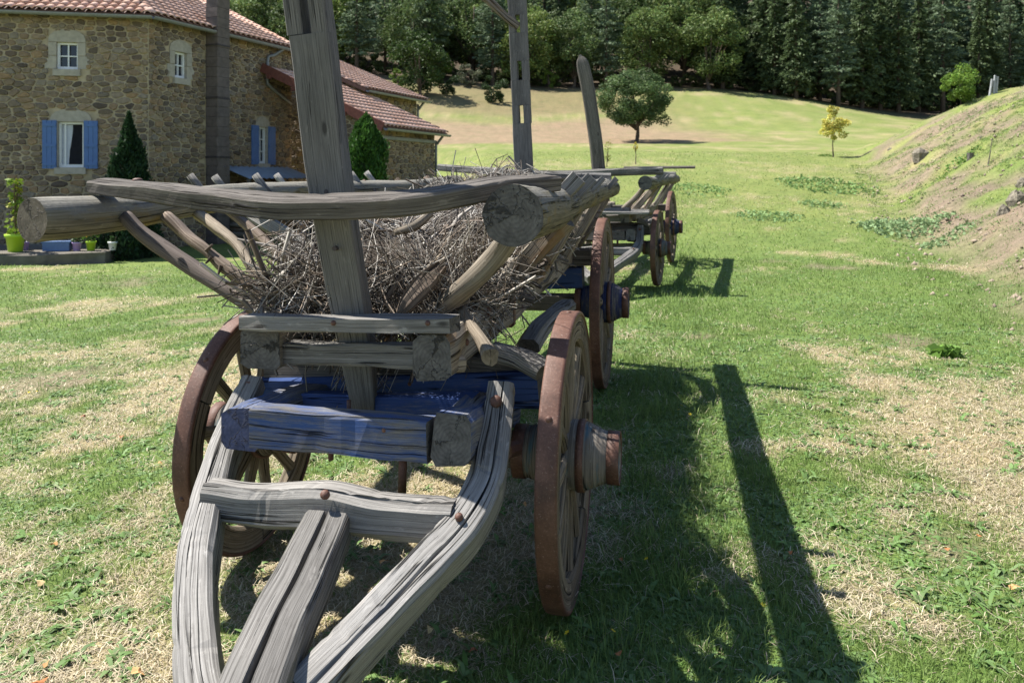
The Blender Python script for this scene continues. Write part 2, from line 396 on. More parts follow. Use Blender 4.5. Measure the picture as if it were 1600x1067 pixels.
def quads_mesh(name, verts, faces4, cols, mat, smooth=False):
    # fast mesh from numpy arrays: verts (n,3), faces (m,k), cols (n,3)
    me = bpy.data.meshes.new(name); n = len(verts); m, k = faces4.shape
    me.vertices.add(n); me.vertices.foreach_set('co', np.asarray(verts, np.float32).ravel())
    me.loops.add(m * k); me.loops.foreach_set('vertex_index', faces4.astype(np.int32).ravel())
    me.polygons.add(m); me.polygons.foreach_set('loop_start', (np.arange(m) * k).astype(np.int32))
    try: me.polygons.foreach_set('loop_total', np.full(m, k, np.int32))
    except Exception: pass
    if cols is not None:
        a = me.attributes.new('col', 'FLOAT_COLOR', 'POINT')
        c = np.ones((n, 4), np.float32); c[:, :3] = cols; a.data.foreach_set('color', c.ravel())
    me.materials.append(mat); me.update(calc_edges=True)
    if smooth: me.polygons.foreach_set('use_smooth', np.ones(m, bool))
    return me
# ------------------------------------------------------------------ ground
def axis_sinh(lo, hi, n, k, c=0.0):
    a = np.arcsinh((lo - c) / k); b = np.arcsinh((hi - c) / k); return c + k * np.sinh(np.linspace(a, b, n))
gx = axis_sinh(-420, 420, 330, 2.2); gy = axis_sinh(-60, 800, 330, 3.5, 4.0)
GX, GYY = np.meshgrid(gx, gy); GXr = GX.ravel(); GYr = GYY.ravel(); GZr = Hh(GXr, GYr)
def dryness(x, y):
    """0 lush green .. 1 dry straw, by place"""
    d = (fbm(x * .55, y * .55, 11, 4) - .5) * 1.0 + (fbm(x * 2.3, y * 2.3, 21, 3) - .5) * .7 + (fbm(x * 6.5, y * 6.5, 23, 2) - .5) * .50 + .345
    px = 800 + 1225 * x / np.maximum(y, .5)
    cart = np.abs(x - (.21 * (y - 2.8) + .75))
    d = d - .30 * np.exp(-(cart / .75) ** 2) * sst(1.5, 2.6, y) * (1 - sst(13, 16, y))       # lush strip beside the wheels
    under = np.abs(x - (.21 * (y - 2.8) - .45)); d = d + .22 * np.exp(-(under / .55) ** 2) * (1 - sst(4, 7, y))
    d = d + .13 * (1 - sst(2.6, 4.4, y))                                                     # worn turf in front
    d = d - .22 * sst(5.0, 8.5, y) * (1 - sst(17, 24, y)) * sst(.5, 2.5, x)
    d = d - .10 * sst(6.5, 9, y) * (1 - sst(22, 30, y)) * sst(-1, -4, x)
    d = d + .20 * np.exp(-((y - 6.3 - .1 * x) / 1.2) ** 2) * sst(-1, -3, x)
    d = d + .12 * np.exp(-((y - 9.5 - .2 * x) / .8) ** 2) * sst(-1, -3, x)
    d = d - .06 * sst(16, 26, y) * (1 - sst(60, 70, y)) + .12 * np.sin(y * .42 + x * .05) * sst(18, 30, y)
    d = d + .30 * np.exp(-((x - 2.6 - .1 * y) / .9) ** 2) * (1 - sst(4.5, 7, y))
    far = sst(15, 30, y) * .5; d = d * (1 - far) + far * (.46 + .5 * (fbm(x * .08, y * .08, 13, 4) - .5))
    return np.clip(d, 0, 1)
def soilness(x, y):
    u = bank_u(x, y); s = sst(-.5, .9, u) * (1 - sst(34, 48, y)) * sst(.38, .66, fbm(x * .75, y * .75, 31, 5) + .10 * (1 - sst(8, 16, y)))
    b = sst(.70, .80, fbm(x * 1.1 + 3, y * 1.1, 41, 4)) * (1 - sst(12, 18, y)) * .7
    return np.clip(np.maximum(s, b), 0, 1)
def ground_col(x, y):
    d = dryness(x, y)[:, None]; s = soilness(x, y)[:, None]
    green = np.array([.118, .180, .040]); dry = np.array([.33, .275, .15]); soil = np.array([.205, .16, .115])
    far = sst(9, 26, y)[:, None]
    green = green * (1 - far) + np.array([.172, .208, .056]) * far
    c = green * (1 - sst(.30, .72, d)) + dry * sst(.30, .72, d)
    grn = (fbm(x * 1.7, y * 1.7, 33, 4)[:, None] - .5); c = c * (1 - s) + soil * (1 + grn * .5) * s
    # stubble field on the left slope, dry slope below the wood, forest floor
    n = (fbm(x * .15, y * .15, 51, 3) - .5)
    f = sst(52, 55, y + n * 5 - .05 * x) * (1 - sst(71, 75, y + n * 5 - .12 * x)) * (1 - sst(10, 22, x + n * 10))
    c = c * (1 - f[:, None]) + np.array([.25, .185, .115]) * f[:, None]
    s2 = sst(73, 80, y + n * 8) * (1 - sst(8, 24, x)); c = c * (1 - s2[:, None] * .9) + np.array([.185, .15, .075]) * s2[:, None] * .9
    w = sst(90, 100, y + n * 10 + 8 * sst(30, 50, x)); c = c * (1 - w[:, None]) + np.array([.075, .055, .035]) * w[:, None]
    return c * (.85 + .3 * fbm(x * 3.1, y * 3.1, 61, 3)[:, None])
nx = len(gx); ny = len(gy)
ii = (np.arange(ny - 1)[:, None] * nx + np.arange(nx - 1)[None, :]).ravel()
gf = np.stack([ii, ii + 1, ii + nx + 1, ii + nx], 1)
def ground_mat():
    m, t, n, b = new_mat('meadow_ground')
    a = t.nodes.new('ShaderNodeAttribute'); a.attribute_name = 'col'; g = t.nodes.new('ShaderNodeNewGeometry')
    f1 = noise(t, g.outputs['Position'], 9, 6, .7); f2 = noise(t, g.outputs['Position'], 75, 4, .7); f3 = noise(t, g.outputs['Position'], .7, 10, .78)
    c = mixc(t, .75, a.outputs['Color'], ramp(t, f1, [(.25, .45), (.75, 1.35)]), 'MULTIPLY')
    c = mixc(t, .8, c, ramp(t, f2, [(.25, .4), (.7, 1.3)]), 'MULTIPLY')
    c = mixc(t, .55, c, ramp(t, f3, [(.32, (.55, .72, .45)), (.5, (1, 1, .95)), (.68, (1.4, 1.2, 1.2))]), 'MULTIPLY')
    L(t, c, b.inputs['Base Color']); b.inputs['Roughness'].default_value = .95
    p = bump(t, b, f2, .9, .012); bump(t, b, f1, .7, .04, p); return m
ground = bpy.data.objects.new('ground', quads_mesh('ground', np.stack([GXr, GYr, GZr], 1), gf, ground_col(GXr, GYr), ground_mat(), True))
link(ground); tag(ground, 'mown meadow with dry straw patches rising to the wood', None, None, 'structure')

# ------------------------------------------------------------------ stones and tiles shared by the buildings
def clip_poly(poly, px_, py_, nx_, ny_):
    out = []; n = len(poly)
    for i in range(n):
        ax, ay = poly[i]; bx, by = poly[(i + 1) % n]; da = (ax - px_) * nx_ + (ay - py_) * ny_; db = (bx - px_) * nx_ + (by - py_) * ny_
        if da <= 0: out.append((ax, ay))
        if (da < 0 < db) or (db < 0 < da): t_ = da / (da - db); out.append((ax + (bx - ax) * t_, ay + (by - ay) * t_))
    return out
def fill_wall(o, e, width, z0, z1, openings, seed, top=None, cw=.25, chh=.128):
    """irregular rubble: jittered cells, shrunk for the joints. Returns convex outlines (s, z) with a depth."""
    r = random.Random(seed); A = cw / chh * .92; pts = []; rows = int((z1 - z0) / chh) + 1; grid = {}
    z = z0
    for j in range(rows):
        if z > z1 + .1: break
        h = chh * r.choice([.65, .85, 1, 1, 1.15, 1.45]); s = -r.uniform(0, cw)
        while s < width + cw:
            w = cw * r.choice([.45, .6, .8, 1, 1, 1.3, 1.8]); pts.append((s + w / 2 + r.uniform(-.03, .03), z + h / 2 + r.uniform(-.035, .035))); s += w
        z += h
    for i, (s, z) in enumerate(pts): grid.setdefault((int(s // .4), int(z // .25)), []).append(i)
    out = []
    for i, (s, z) in enumerate(pts):
        poly = [(s - .32, z - .2), (s + .32, z - .2), (s + .32, z + .2), (s - .32, z + .2)]
        gi, gj = int(s // .4), int(z // .25)
        for a_ in range(gi - 2, gi + 3):
            for b_ in range(gj - 2, gj + 3):
                for k in grid.get((a_, b_), ()):
                    if k == i: continue
                    dx, dz = pts[k][0] - s, (pts[k][1] - z) * A
                    if abs(dx) > .75 or abs(pts[k][1] - z) > .45: continue
                    poly = clip_poly(poly, s + dx / 2, z + (pts[k][1] - z) / 2, dx, dz * A)
                    if len(poly) < 3: break
        poly = clip_poly(poly, 0, 0, -1, 0); poly = clip_poly(poly, width, 0, 1, 0); poly = clip_poly(poly, 0, z0, 0, -1)
        zt = z1 if top is None else top(s); poly = clip_poly(poly, 0, zt, 0, 1)
        if len(poly) < 3: continue
        for (a0, a1, c0, c1) in openings:
            if a0 < s < a1 and c0 < z < c1: poly = []; break
            if max(p_[0] for p_ in poly) > a0 and min(p_[0] for p_ in poly) < a1 and max(p_[1] for p_ in poly) > c0 and min(p_[1] for p_ in poly) < c1:
                if s <= a0 and c0 - .1 < z < c1 + .1: poly = clip_poly(poly, a0, 0, 1, 0)
                elif s >= a1 and c0 - .1 < z < c1 + .1: poly = clip_poly(poly, a1, 0, -1, 0)
                elif z >= c1: poly = clip_poly(poly, 0, c1, 0, -1)
                elif z <= c0: poly = clip_poly(poly, 0, c0, 0, 1)
            if len(poly) < 3: break
        if len(poly) < 3: continue
        cs = sum(p_[0] for p_ in poly) / len(poly); cz = sum(p_[1] for p_ in poly) / len(poly)
        # cut corners a little, then shrink
        q = []; n = len(poly)
        for k in range(n):
            p0, p1, p2 = poly[k - 1], poly[k], poly[(k + 1) % n]
            if math.hypot(p1[0] - p0[0], p1[1] - p0[1]) < .012: continue
            for oth, f_ in ((p0, .2), (p2, .2)): q.append((p1[0] + (oth[0] - p1[0]) * f_ * r.uniform(.5, 1.2), p1[1] + (oth[1] - p1[1]) * f_ * r.uniform(.5, 1.2)))
        ext = min(max(p_[0] for p_ in poly) - min(p_[0] for p_ in poly), max(p_[1] for p_ in poly) - min(p_[1] for p_ in poly))
        if ext < .05 or len(q) < 4: continue
        sh = max(.5, 1 - r.uniform(.016, .034) / ext)
        q = [(cs + (a_ - cs) * sh, cz + (b_ - cz) * sh) for a_, b_ in q]
        out.append((q, cs, cz, r.uniform(.018, .05), r.random()))
    return out
def stone_geo(o, e, n, st, base, T):
    q, cs, cz, dp, rv = st; r = random.Random(rv); k = len(q); vs = []; fs = []
    for sc, out, jz in ((1.0, -.03, 0), (.97, dp * .65, .006), (.80, dp, .008)):
        for a_, b_ in q:
            c = o + e * (cs + (a_ - cs) * sc) + n * (out + r.uniform(-jz, jz)); c.z = cz + (b_ - cz) * sc; vs.append(c - T)
    flip = e.cross(Z).dot(n) < 0; area = sum(q[i][0] * q[(i + 1) % k][1] - q[(i + 1) % k][0] * q[i][1] for i in range(k))
    fl = flip ^ (area < 0)
    for L_ in (0, 1):
        for j in range(k):
            f_ = [base + L_ * k + j, base + L_ * k + (j + 1) % k, base + L_ * k + k + (j + 1) % k, base + L_ * k + k + j]; fs.append(f_[::-1] if fl else f_)
    f_ = [base + 2 * k + j for j in range(k)]; fs.append(f_[::-1] if fl else f_)
    return vs, fs
def place_stones(walls, parent, limit=290):
    """The stones that show largest are objects of their own, the rest one joined part."""
    allst = []
    for o, e, n, sts in walls:
        o = Vector(o); e = Vector(e); n = Vector(n)
        for st in sts:
            q, cs, cz = st[:3]; c = o + e * cs; k = len(q)
            ar = abs(sum(q[i][0] * q[(i + 1) % k][1] - q[(i + 1) % k][0] * q[i][1] for i in range(k)))
            px = 800 + F * c.x / c.y; py = HZ - (cz - 1.5) / c.y * F
            allst.append((ar / c.y ** 2 if -10 < px < 700 and -5 < py < 300 else 0, o, e, n, st))
    allst.sort(key=lambda w_: -w_[0]); T = root_org(parent)
    def mk(name, vs, fs):
        me = bpy.data.meshes.new(name); me.from_pydata(vs, [], fs); me.materials.append(M['stone']); return link(bpy.data.objects.new(name, me), parent)
    for _, o, e, n, st in allst[:limit]:
        ctr = o + e * st[1]; ctr.z = st[2]; vs, fs = stone_geo(o, e, n, st, 0, ctr); mk('stone', vs, fs).location = ctr - T
    vs = []; fs = []
    for _, o, e, n, st in allst[limit:]:
        v_, f_ = stone_geo(o, e, n, st, len(vs), T); vs += v_; fs += f_
    if vs: mk('small_stones', vs, fs)['kind'] = 'stuff'
Z = Vector((0, 0, 1))
def tile_template():
    mb = MB(); n = 6; Wd, Hd, Ln, th = .205, .062, .40, .014
    def arc(y, w, h, z): 
        b = len(mb.v)
        for i in range(n + 1):
            a = math.pi * i / n; mb.v.append(Vector((-w / 2 * math.cos(a), y, z + h * math.sin(a))))
        return b
    a0 = arc(0, Wd, Hd, 0.022); a1 = arc(Ln, Wd * .82, Hd * .85, 0); a2 = arc(.001, Wd - 2 * th, Hd - th, .022)
    for i in range(n):
        mb.face([a0 + i + 1, a0 + i, a1 + i, a1 + i + 1], [(0, 0)] * 4, 0, True)
        mb.face([a0 + i, a0 + i + 1, a2 + i + 1, a2 + i], [(0, 0)] * 4)
    return mb.mesh('tile', M['tile'])
TILE = tile_template()
def tile_roof(parent, deck, eave0, e, up, length, rise_len, inside, limit):
    """eave0: corner, e: unit along the eave, up: unit up the slope. inside(s, w) says whether a tile stands there."""
    n = e.cross(up).normalized()
    if n.z < 0: n = -n
    org = root_org(parent); out = []; sp = .215; ex = .335
    for j in range(int(rise_len / ex)):
        for i in range(int(length / sp)):
            s = (i + .5) * sp; w = j * ex - .06
            if not inside(s, w + .1): continue
            c = eave0 + e * s + up * w + n * .02
            x = e if e.cross(up).dot(n) > 0 else -e
            mt = Matrix(((x.x, up.x, n.x, 0), (x.y, up.y, n.y, 0), (x.z, up.z, n.z, 0), (0, 0, 0, 1)))
            px = 800 + F * c.x / c.y; py = HZ - (c.z - 1.5) / c.y * F
            vis = (1 if -20 < px < 1000 and py > -10 else 0) / c.y ** 2
            out.append((vis, Matrix.Translation(-org) @ Matrix.Translation(c) @ mt @ Matrix.Rotation(random.uniform(-.02, .02), 4, 'Z')))
    out.sort(key=lambda q: -q[0])
    for _, mt in out[:limit]:
        ob = bpy.data.objects.new('tile', TILE); link(ob, deck); ob.matrix_local = mt
    vs = []; fs = []
    for _, mt in out[limit:]:
        b = len(vs); vs += [mt @ v.co for v in TILE.vertices]; fs += [[b + i for i in p.vertices] for p in TILE.polygons]
    if vs:
        me = bpy.data.meshes.new('further_tiles'); me.from_pydata(vs, [], fs); me.materials.append(M['tile'])
        link(bpy.data.objects.new('further_tiles', me), deck)['kind'] = 'stuff'

# ------------------------------------------------------------------ farmhouse
Z = Vector((0, 0, 1))
C0 = Vector((-8.81, 19.0, 0)); E1 = Vector((-.98, -.199, 0)).normalized(); E2 = Vector((.365, .931, 0)).normalized()
N1 = Vector((-E1.y, E1.x, 0)); N1 = -N1 if N1.y > 0 else N1          # outward of the wall that faces the lawn
N2 = Vector((E2.y, -E2.x, 0))                                       # outward of the wall round the corner
EZ = 5.50; BZ = -.6; SL = .50
house = empty('farmhouse', (C0.x, C0.y, BZ)); tag(house, 'rubble stone farmhouse with blue shutters and a tall outside chimney', 'house')
LEN1, LEN2, DEP = 9.0, 5.52, 5.0
Lp = C0 + E1 * LEN1; Rp = C0 + E2 * LEN2; i1 = -N1; i2 = -N2
a = np.array([[i1.x, i1.y], [i2.x, i2.y]]); hp = np.linalg.solve(a, np.array([DEP, DEP])); HP = C0 + Vector((hp[0], hp[1], 0))
foot = [Lp, C0, Rp, Rp + i2 * DEP, HP, Lp + i1 * DEP]
def wall_mesh(foot, z0, z1, name, parent, closed_top=False):
    mb = MB(); k = len(foot)
    for i in range(k):
        p, q = foot[i], foot[(i + 1) % k]; mb.poly([p + Z * z0, q + Z * z0, q + Z * z1, p + Z * z1], 0, [(0, 0), (1, 0), (1, 1), (0, 1)])
    if closed_top: mb.poly([p + Z * z1 for p in foot])
    return mb.build(name, M['mortar'], parent)

OV = .25
def roof_plane(parent, pts, thick=.10):
    mb = MB(); n = (pts[1] - pts[0]).cross(pts[2] - pts[1]).normalized()
    if n.z < 0: n = -n
    b = [p - n * thick for p in pts]; mb.poly(pts); mb.poly(b[::-1])
    for i in range(len(pts)):
        j = (i + 1) % len(pts); mb.poly([pts[i], pts[j], b[j], b[i]])
    return mb.build('roof', M['deck'], parent)
def rp(p, w, zb=EZ, sl=SL): return p + Z * (zb + sl * w)
hipo = np.linalg.solve(a, np.array([-OV, -OV])); CO = C0 + Vector((hipo[0], hipo[1], 0))
hipu = np.linalg.solve(a, np.array([4.6, 4.6])); CU = C0 + Vector((hipu[0], hipu[1], 0))
r2 = roof_plane(house, [rp(CO, -OV), rp(Rp - i2 * OV + E2 * .25, -OV), rp(Rp + i2 * 4.6 + E2 * .25, 4.6), rp(CU, 4.6)])
r1 = roof_plane(house, [rp(Lp - i1 * OV, -OV), rp(CO, -OV), rp(CU, 4.6), rp(Lp + i1 * 4.6, 4.6)])
up2 = (i2 + Z * SL).normalized(); up1 = (i1 + Z * SL).normalized(); cl = math.sqrt(1 + SL * SL)
h2s = (CU - CO).dot(E2) / ((4.6 + OV) * cl); h1s = (CU - CO).dot(E1) / ((4.6 + OV) * cl)
tile_roof(house, r2, rp(CO, -OV), E2, up2, (Rp - CO).dot(E2) + .25, 4.0, lambda s, w: s > h2s * w, 190)
tile_roof(house, r1, rp(CO, -OV), E1, up1, 5.2, 3.4, lambda s, w: s > h1s * w, 110)
# gutter with downpipe
def half_pipe(p, q, r, parent, name='gutter'):
    prof = [(r * math.cos(t_), r * math.sin(t_)) for t_ in [math.pi + math.pi * i / 8 for i in range(9)]] + [((r - .01) * math.cos(t_), (r - .01) * math.sin(t_)) for t_ in [2 * math.pi - math.pi * i / 8 for i in range(9)]]
    MB().sweep([p, q], prof, n=2).build(name, M['zinc'], parent)
gz0 = EZ - SL * OV - .06
half_pipe(Lp - i1 * (OV + .07) + Z * gz0, CO - (i1 + i2) * .04 + Z * gz0, .075, house)
half_pipe(CO - (i1 + i2) * .04 + Z * gz0, Rp - i2 * (OV + .07) + E2 * .2 + Z * gz0, .075, house)
def wpt(t, z, out=.0, e=E2, n=N2): return C0 + e * t + n * out + Z * z
MB().sweep([wpt(4.75, gz0 - .05, .3), wpt(4.55, gz0 - .25, .12), wpt(4.32, gz0 - .33, .1), wpt(4.28, gz0 - .6, .1), wpt(4.28, gz0 - 1.05, .1), wpt(4.42, gz0 - 1.2, .1), wpt(5.4, gz0 - 1.62, .1)], circ(.045, 8), n=26, smooth=True).build('downpipe', M['zinc'], house)
# windows: (wall e, n, centre t, width, z0, z1, shutters)
op1 = []; op2 = []; HOLES = []
def window(e, n, t, w, z0, z1, shut, muntin, curtain, ops, surr=.17):
    c = lambda s, z, o: C0 + e * (t + s) + n * o + Z * z
    win = MB().obox(c(-w / 2 - .02, z0 - .02, -.16), e * (w + .04), n * .02, Z * (z1 - z0 + .04)).build('window', M['glass' if not curtain else 'room'], house)
    fr = .05; mb = MB()
    for s0, s1, a0, a1 in ((-w / 2, -w / 2 + fr, z0, z1), (w / 2 - fr, w / 2, z0, z1), (-w / 2 + fr, w / 2 - fr, z0, z0 + fr + .02), (-w / 2 + fr, w / 2 - fr, z1 - fr, z1)):
        mb.obox(c(s0, a0, -.13), e * (s1 - s0), n * .06, Z * (a1 - a0))
    mb.build('frame', M['white'], win)
    if muntin:
        mb = MB(); zm = (z0 + z1) / 2
        mb.obox(c(-.014, z0 + fr + .02, -.128), e * .028, n * .05, Z * (z1 - z0 - 2 * fr - .02))
        for k in range(muntin):
            zz = z0 + (k + 1) * (z1 - z0) / (muntin + 1)
            mb.obox(c(-w / 2 + fr, zz - .014, -.127), e * (w / 2 - fr - .016), n * .05, Z * .028); mb.obox(c(.016, zz - .014, -.127), e * (w / 2 - fr - .016), n * .05, Z * .028)
        mb.build('glazing_bar', M['white'], win)
    if curtain:
        MB().sweep([c(w * .20 * s_ + w * .17, z0 + .06 + (z1 - z0 - .12) * (i / 8), -.135) for i, s_ in enumerate([1, .95, .85, .8, .6, .45, .3, .2, .2])], rect(w * .42, .012), up=n, n=9).build('curtain', M['curtain'], win)
        MB().obox(c(w / 2 - .15, z0 + fr, -.125), e * .04, n * .04, Z * (z1 - z0 - 2 * fr)).build('glazing_bar', M['white'], win)
    # dressed stone surround
    o = -.005
    jh = (z1 - z0) / 2
    for sd in (-1, 1):
        for k in range(2):
            ww = surr + (.08 if k % 2 == 0 else 0)
            s0 = w / 2 if sd > 0 else -w / 2 - ww
            MB().obox(c(s0, z0 + k * jh + .006, -.17), e * ww, n * (.19 + .008 * k), Z * (jh - .012)).build('jamb_stone', M['dressed'], win)
    MB().obox(c(-w / 2 - .06, z0 - .16, -.17), e * (w + .12), n * .25, Z * .155).build('sill', M['dressed'], win)
    pr = [(-w / 2 - surr, z1 + .005), (w / 2 + surr, z1 + .005)] + [((w / 2 + surr) * math.cos(q), z1 + .07 + .24 * math.sin(q)) for q in [math.pi * i / 8 for i in range(9)]]
    mb = MB(); A = [c(s_, z_, .025) for s_, z_ in pr]; B = [c(s_, z_, -.17) for s_, z_ in pr]
    mb.poly(A if (A[1] - A[0]).cross(A[2] - A[1]).dot(n) > 0 else A[::-1])
    for i in range(len(A)): j = (i + 1) % len(A); mb.poly([A[i], B[i], B[j], A[j]])
    mb.build('lintel', M['dressed'], win)
    HOLES.append((t - w / 2, t + w / 2, z0, z1))
    ops.append((t - w / 2 - surr, t + w / 2 + surr, z0 - .15, z1 + .26))
    if shut:
        for sd in (-1, 1):
            sw = .31; s0 = w / 2 + .015 if sd > 0 else -w / 2 - .015 - sw
            sh = MB()
            for k in range(3): sh.obox(c(s0 + k * sw / 3 + .003, z0 - .03, .035), e * (sw / 3 - .006), n * .03, Z * (z1 - z0 + .06))
            sh = sh.build('shutter', M['shutter'], house)
            for k in (.04, .45, .9): MB().obox(c(s0 + .01, z0 + k * (z1 - z0), .066), e * (sw - .02), n * .018, Z * .07).build('shutter_batten', M['shutter'], sh)
    return win
window(E1, N1, 1.80, .47, 4.03, 4.67, False, 1, False, op1)
window(E1, N1, 1.72, .56, 1.70, 2.78, True, 0, True, op1)
window(E2, N2, 1.02, .40, 3.98, 4.64, False, 1, False, op2)
window(E2, N2, 4.17, .40, 1.86, 2.92, True, 2, False, op2, .10)
def pierced(mb, e, length, n, holes):
    xs = sorted({0.0, length} | {h[0] for h in holes} | {h[1] for h in holes}); zs = sorted({BZ, EZ} | {h[2] for h in holes} | {h[3] for h in holes})
    for i in range(len(xs) - 1):
        for j in range(len(zs) - 1):
            cx_, cz_ = (xs[i] + xs[i + 1]) / 2, (zs[j] + zs[j + 1]) / 2
            if any(h[0] < cx_ < h[1] and h[2] < cz_ < h[3] for h in holes): continue
            q = [C0 + e * xs[i] + Z * zs[j], C0 + e * xs[i + 1] + Z * zs[j], C0 + e * xs[i + 1] + Z * zs[j + 1], C0 + e * xs[i] + Z * zs[j + 1]]
            if (q[1] - q[0]).cross(q[2] - q[1]).dot(n) < 0: q = q[::-1]
            mb.poly(q, 0, [(0, 0), (1, 0), (1, 1), (0, 1)])
wm = MB(); pierced(wm, E1, LEN1, N1, HOLES[:2]); pierced(wm, E2, LEN2, N2, HOLES[2:])
for u_, v_ in ((Rp, Rp + i2 * DEP), (Rp + i2 * DEP, HP), (HP, Lp + i1 * DEP), (Lp + i1 * DEP, Lp)): wm.poly([u_ + Z * BZ, v_ + Z * BZ, v_ + Z * EZ, u_ + Z * EZ], 0, [(0, 0), (1, 0), (1, 1), (0, 1)])
wm.build('wall', M['mortar'], house)
st1 = fill_wall(C0, E1, 5.2, BZ, EZ - .1, op1, 3); st2 = fill_wall(C0, E2, LEN2, BZ, EZ - .1, op2 + [(1.87, 2.37, -1, 6)], 4)
# larger corner stones
place_stones([(C0, E1, N1, st1), (C0, E2, N2, st2)], house, 290)
# outside chimney: a stack of blocks
for k in range(27):
    z0 = BZ + k * .262; zt = .255
    if z0 > 6.6: break
    MB().sweep([wpt(2.12, z0, .21), wpt(2.12, z0 + zt, .21)], rect(.46, .40, .012), up=N2, n=2, jit=.004, rnd=k).build('chimney_block', M['chim'], house)
for z0 in (1.97, 3.53, 4.93):
    MB().sweep([wpt(2.12, z0, .21), wpt(2.12, z0 + .045, .21)], rect(.485, .425, .01), up=N2, n=2).build('chimney_band', M['band'], house)

# lean-to annex (front) and rear barn
def annex(name, label, eave0, eaveL, ez, sl, run, zb, stone_seed, fascia, front_open=0.0):
    an = empty(name, (eave0.x, eave0.y, zb)); tag(an, label, 'building')
    q = eave0 + i2 * .35; q2 = q + E2 * eaveL
    p = q + i2 * (run - .35 - front_open); p2 = q2 + i2 * (run - .35)
    mb = MB(); zt = lambda w: ez + sl * w
    ft = [(q, zt(.35) - .1), (q2, zt(.35) - .1), (p2, zt(run) - .1), (p, zt(run - front_open) - .1)]
    for i in range(4):
        (u, a_), (v, b_) = ft[i], ft[(i + 1) % 4]; mb.poly([u + Z * zb, v + Z * zb, v + Z * b_, u + Z * a_], 0, [(0, 0), (1, 0), (1, 1), (0, 1)])
    mb.build('wall', M['mortar'], an)
    s1 = fill_wall(q, E2, eaveL, zb, zt(.3) - .12, [], stone_seed)
    s2 = fill_wall(q, i2, run - .35 - front_open, zb, zt(run), [], stone_seed + 1, top=lambda s: zt(.35 + s) - .14)
    place_stones([(q, E2, N2, s1), (q, i2, -E2, s2)], an, 200)
    e0 = eave0 - E2 * .2; up = (i2 + Z * sl).normalized(); k = math.sqrt(1 + sl * sl)
    rf = roof_plane(an, [e0 + Z * ez, e0 + E2 * (eaveL + .45) + Z * ez, e0 + E2 * (eaveL + .45) + i2 * run + Z * zt(run), e0 + i2 * run + Z * zt(run)])
    tile_roof(an, rf, e0 + Z * ez, E2, up, eaveL + .45, run * k, lambda s, w: True, 280)
    half_pipe(e0 - i2 * .07 + Z * (ez - .05), e0 - i2 * .07 + E2 * (eaveL + .45) + Z * (ez - .05), .07, an)
    MB().sweep([q2 - i2 * .3 + Z * (ez - .1), q2 - i2 * .1 + Z * (ez - .35), q2 - i2 * .06 + Z * (ez - .5), q2 - i2 * .06 + Z * zb], circ(.045, 8), n=14, smooth=True).build('downpipe', M['zinc'], an)
    if fascia:
        f0 = e0 - E2 * .03
        MB().sweep([f0 + Z * (ez - .02), f0 + i2 * run + Z * (zt(run) - .02)], rect(.03, .26, .004), n=2).build('fascia_board', M['fascia'], an)
        MB().sweep([q - i2 * .04 - E2 * .05 + Z * (ez - .28), q2 - i2 * .04 + Z * (ez - .28)], rect(.09, .10, .01), n=2).build('lintel_beam', M['zinc'], an)
        for kk in range(5):
            w = .3 + kk * .85
            MB().obox(f0 + i2 * w + Z * (zt(w) - .22) - E2 * .10, i2 * .10, E2 * .10, Z * .13).build('purlin_end', M['fascia'], an)
    return an
annex('lean_to_annex', 'low stone lean-to annex with pink tiles and red brown fascia behind the clipped thuja', Vector((-3.42, 21.5, 0)), 3.5, 2.85, .45, 4.05, -.5, 50, True, 1.6)
annex('rear_barn', 'rear stone barn with the higher tiled roof behind the lean-to annex', Vector((-4.62, 25.35, 0)) , 3.85, 4.30, .42, 4.6, -.4, 60, False)
# ------------------------------------------------------------------ hay carts
HD = Vector((.208, .978, 0)).normalized(); RT = Vector((.978, -.208, 0)).normalized()
WG = {}
def wheel_meshes(R, key, hubmat, n=12):
    tw = .070; ft = .095; g = {}
    ro = R - .014
    g['tyre'] = MB().lathe([(-tw / 2, ro), (-tw / 2 + .003, R - .002), (-tw / 2 + .012, R), (tw / 2 - .012, R), (tw / 2 - .003, R - .002), (tw / 2, ro)], 64, True).mesh('tyre', M['rust'])
    w2 = tw / 2 - .006; ri = ro - ft
    prof = [(-w2, ro), (w2, ro), (w2, ri + .012), (w2 - .012, ri), (-w2 + .012, ri), (-w2, ri + .012)]
    g['felloe'] = MB().lathe(prof, 12, True, False, .006, 2 * math.pi / 6 - .006).mesh('felloe', [M['felloe'], M['end']])
    h = R / .53
    g['hub'] = MB().lathe([(-.185, .0), (-.185, .075 * h), (-.17, .088 * h), (-.10, .105 * h), (-.045, .128 * h), (.045, .128 * h), (.08, .118 * h), (.12, .098 * h), (.178, .082 * h), (.183, .05), (.168, .045), (.168, .0)], 24).mesh('hub', hubmat)
    g['hub_band'] = MB().lathe([(-.014, .10), (-.014, .108), (.014, .108), (.014, .10)], 24, True).mesh('hub_band', M['rust'])
    mb = MB(); mb.sweep([(-.01, .10, 0), (.0, (.10 + ri) / 2, 0), (.0, ri + .015, 0)], rect(.052, .040, .014), up=(1, 0, 0), n=7, scale=[1.15, 1.0, .92, .9, .95], jit=.0012, rnd=3)
    g['spoke'] = mb.mesh('spoke', M['felloe'])
    g['nail'] = MB().lathe([(.0, .011), (.004, .010), (.007, .005), (.008, 0)], 10).mesh('tyre_nail', M['rust'])
    WG[key] = g
wheel_meshes(.505, 'front', [M['turq']]); wheel_meshes(.49, 'frontl', [M['turq']]); wheel_meshes(.60, 'rear', [M['bluehub']])
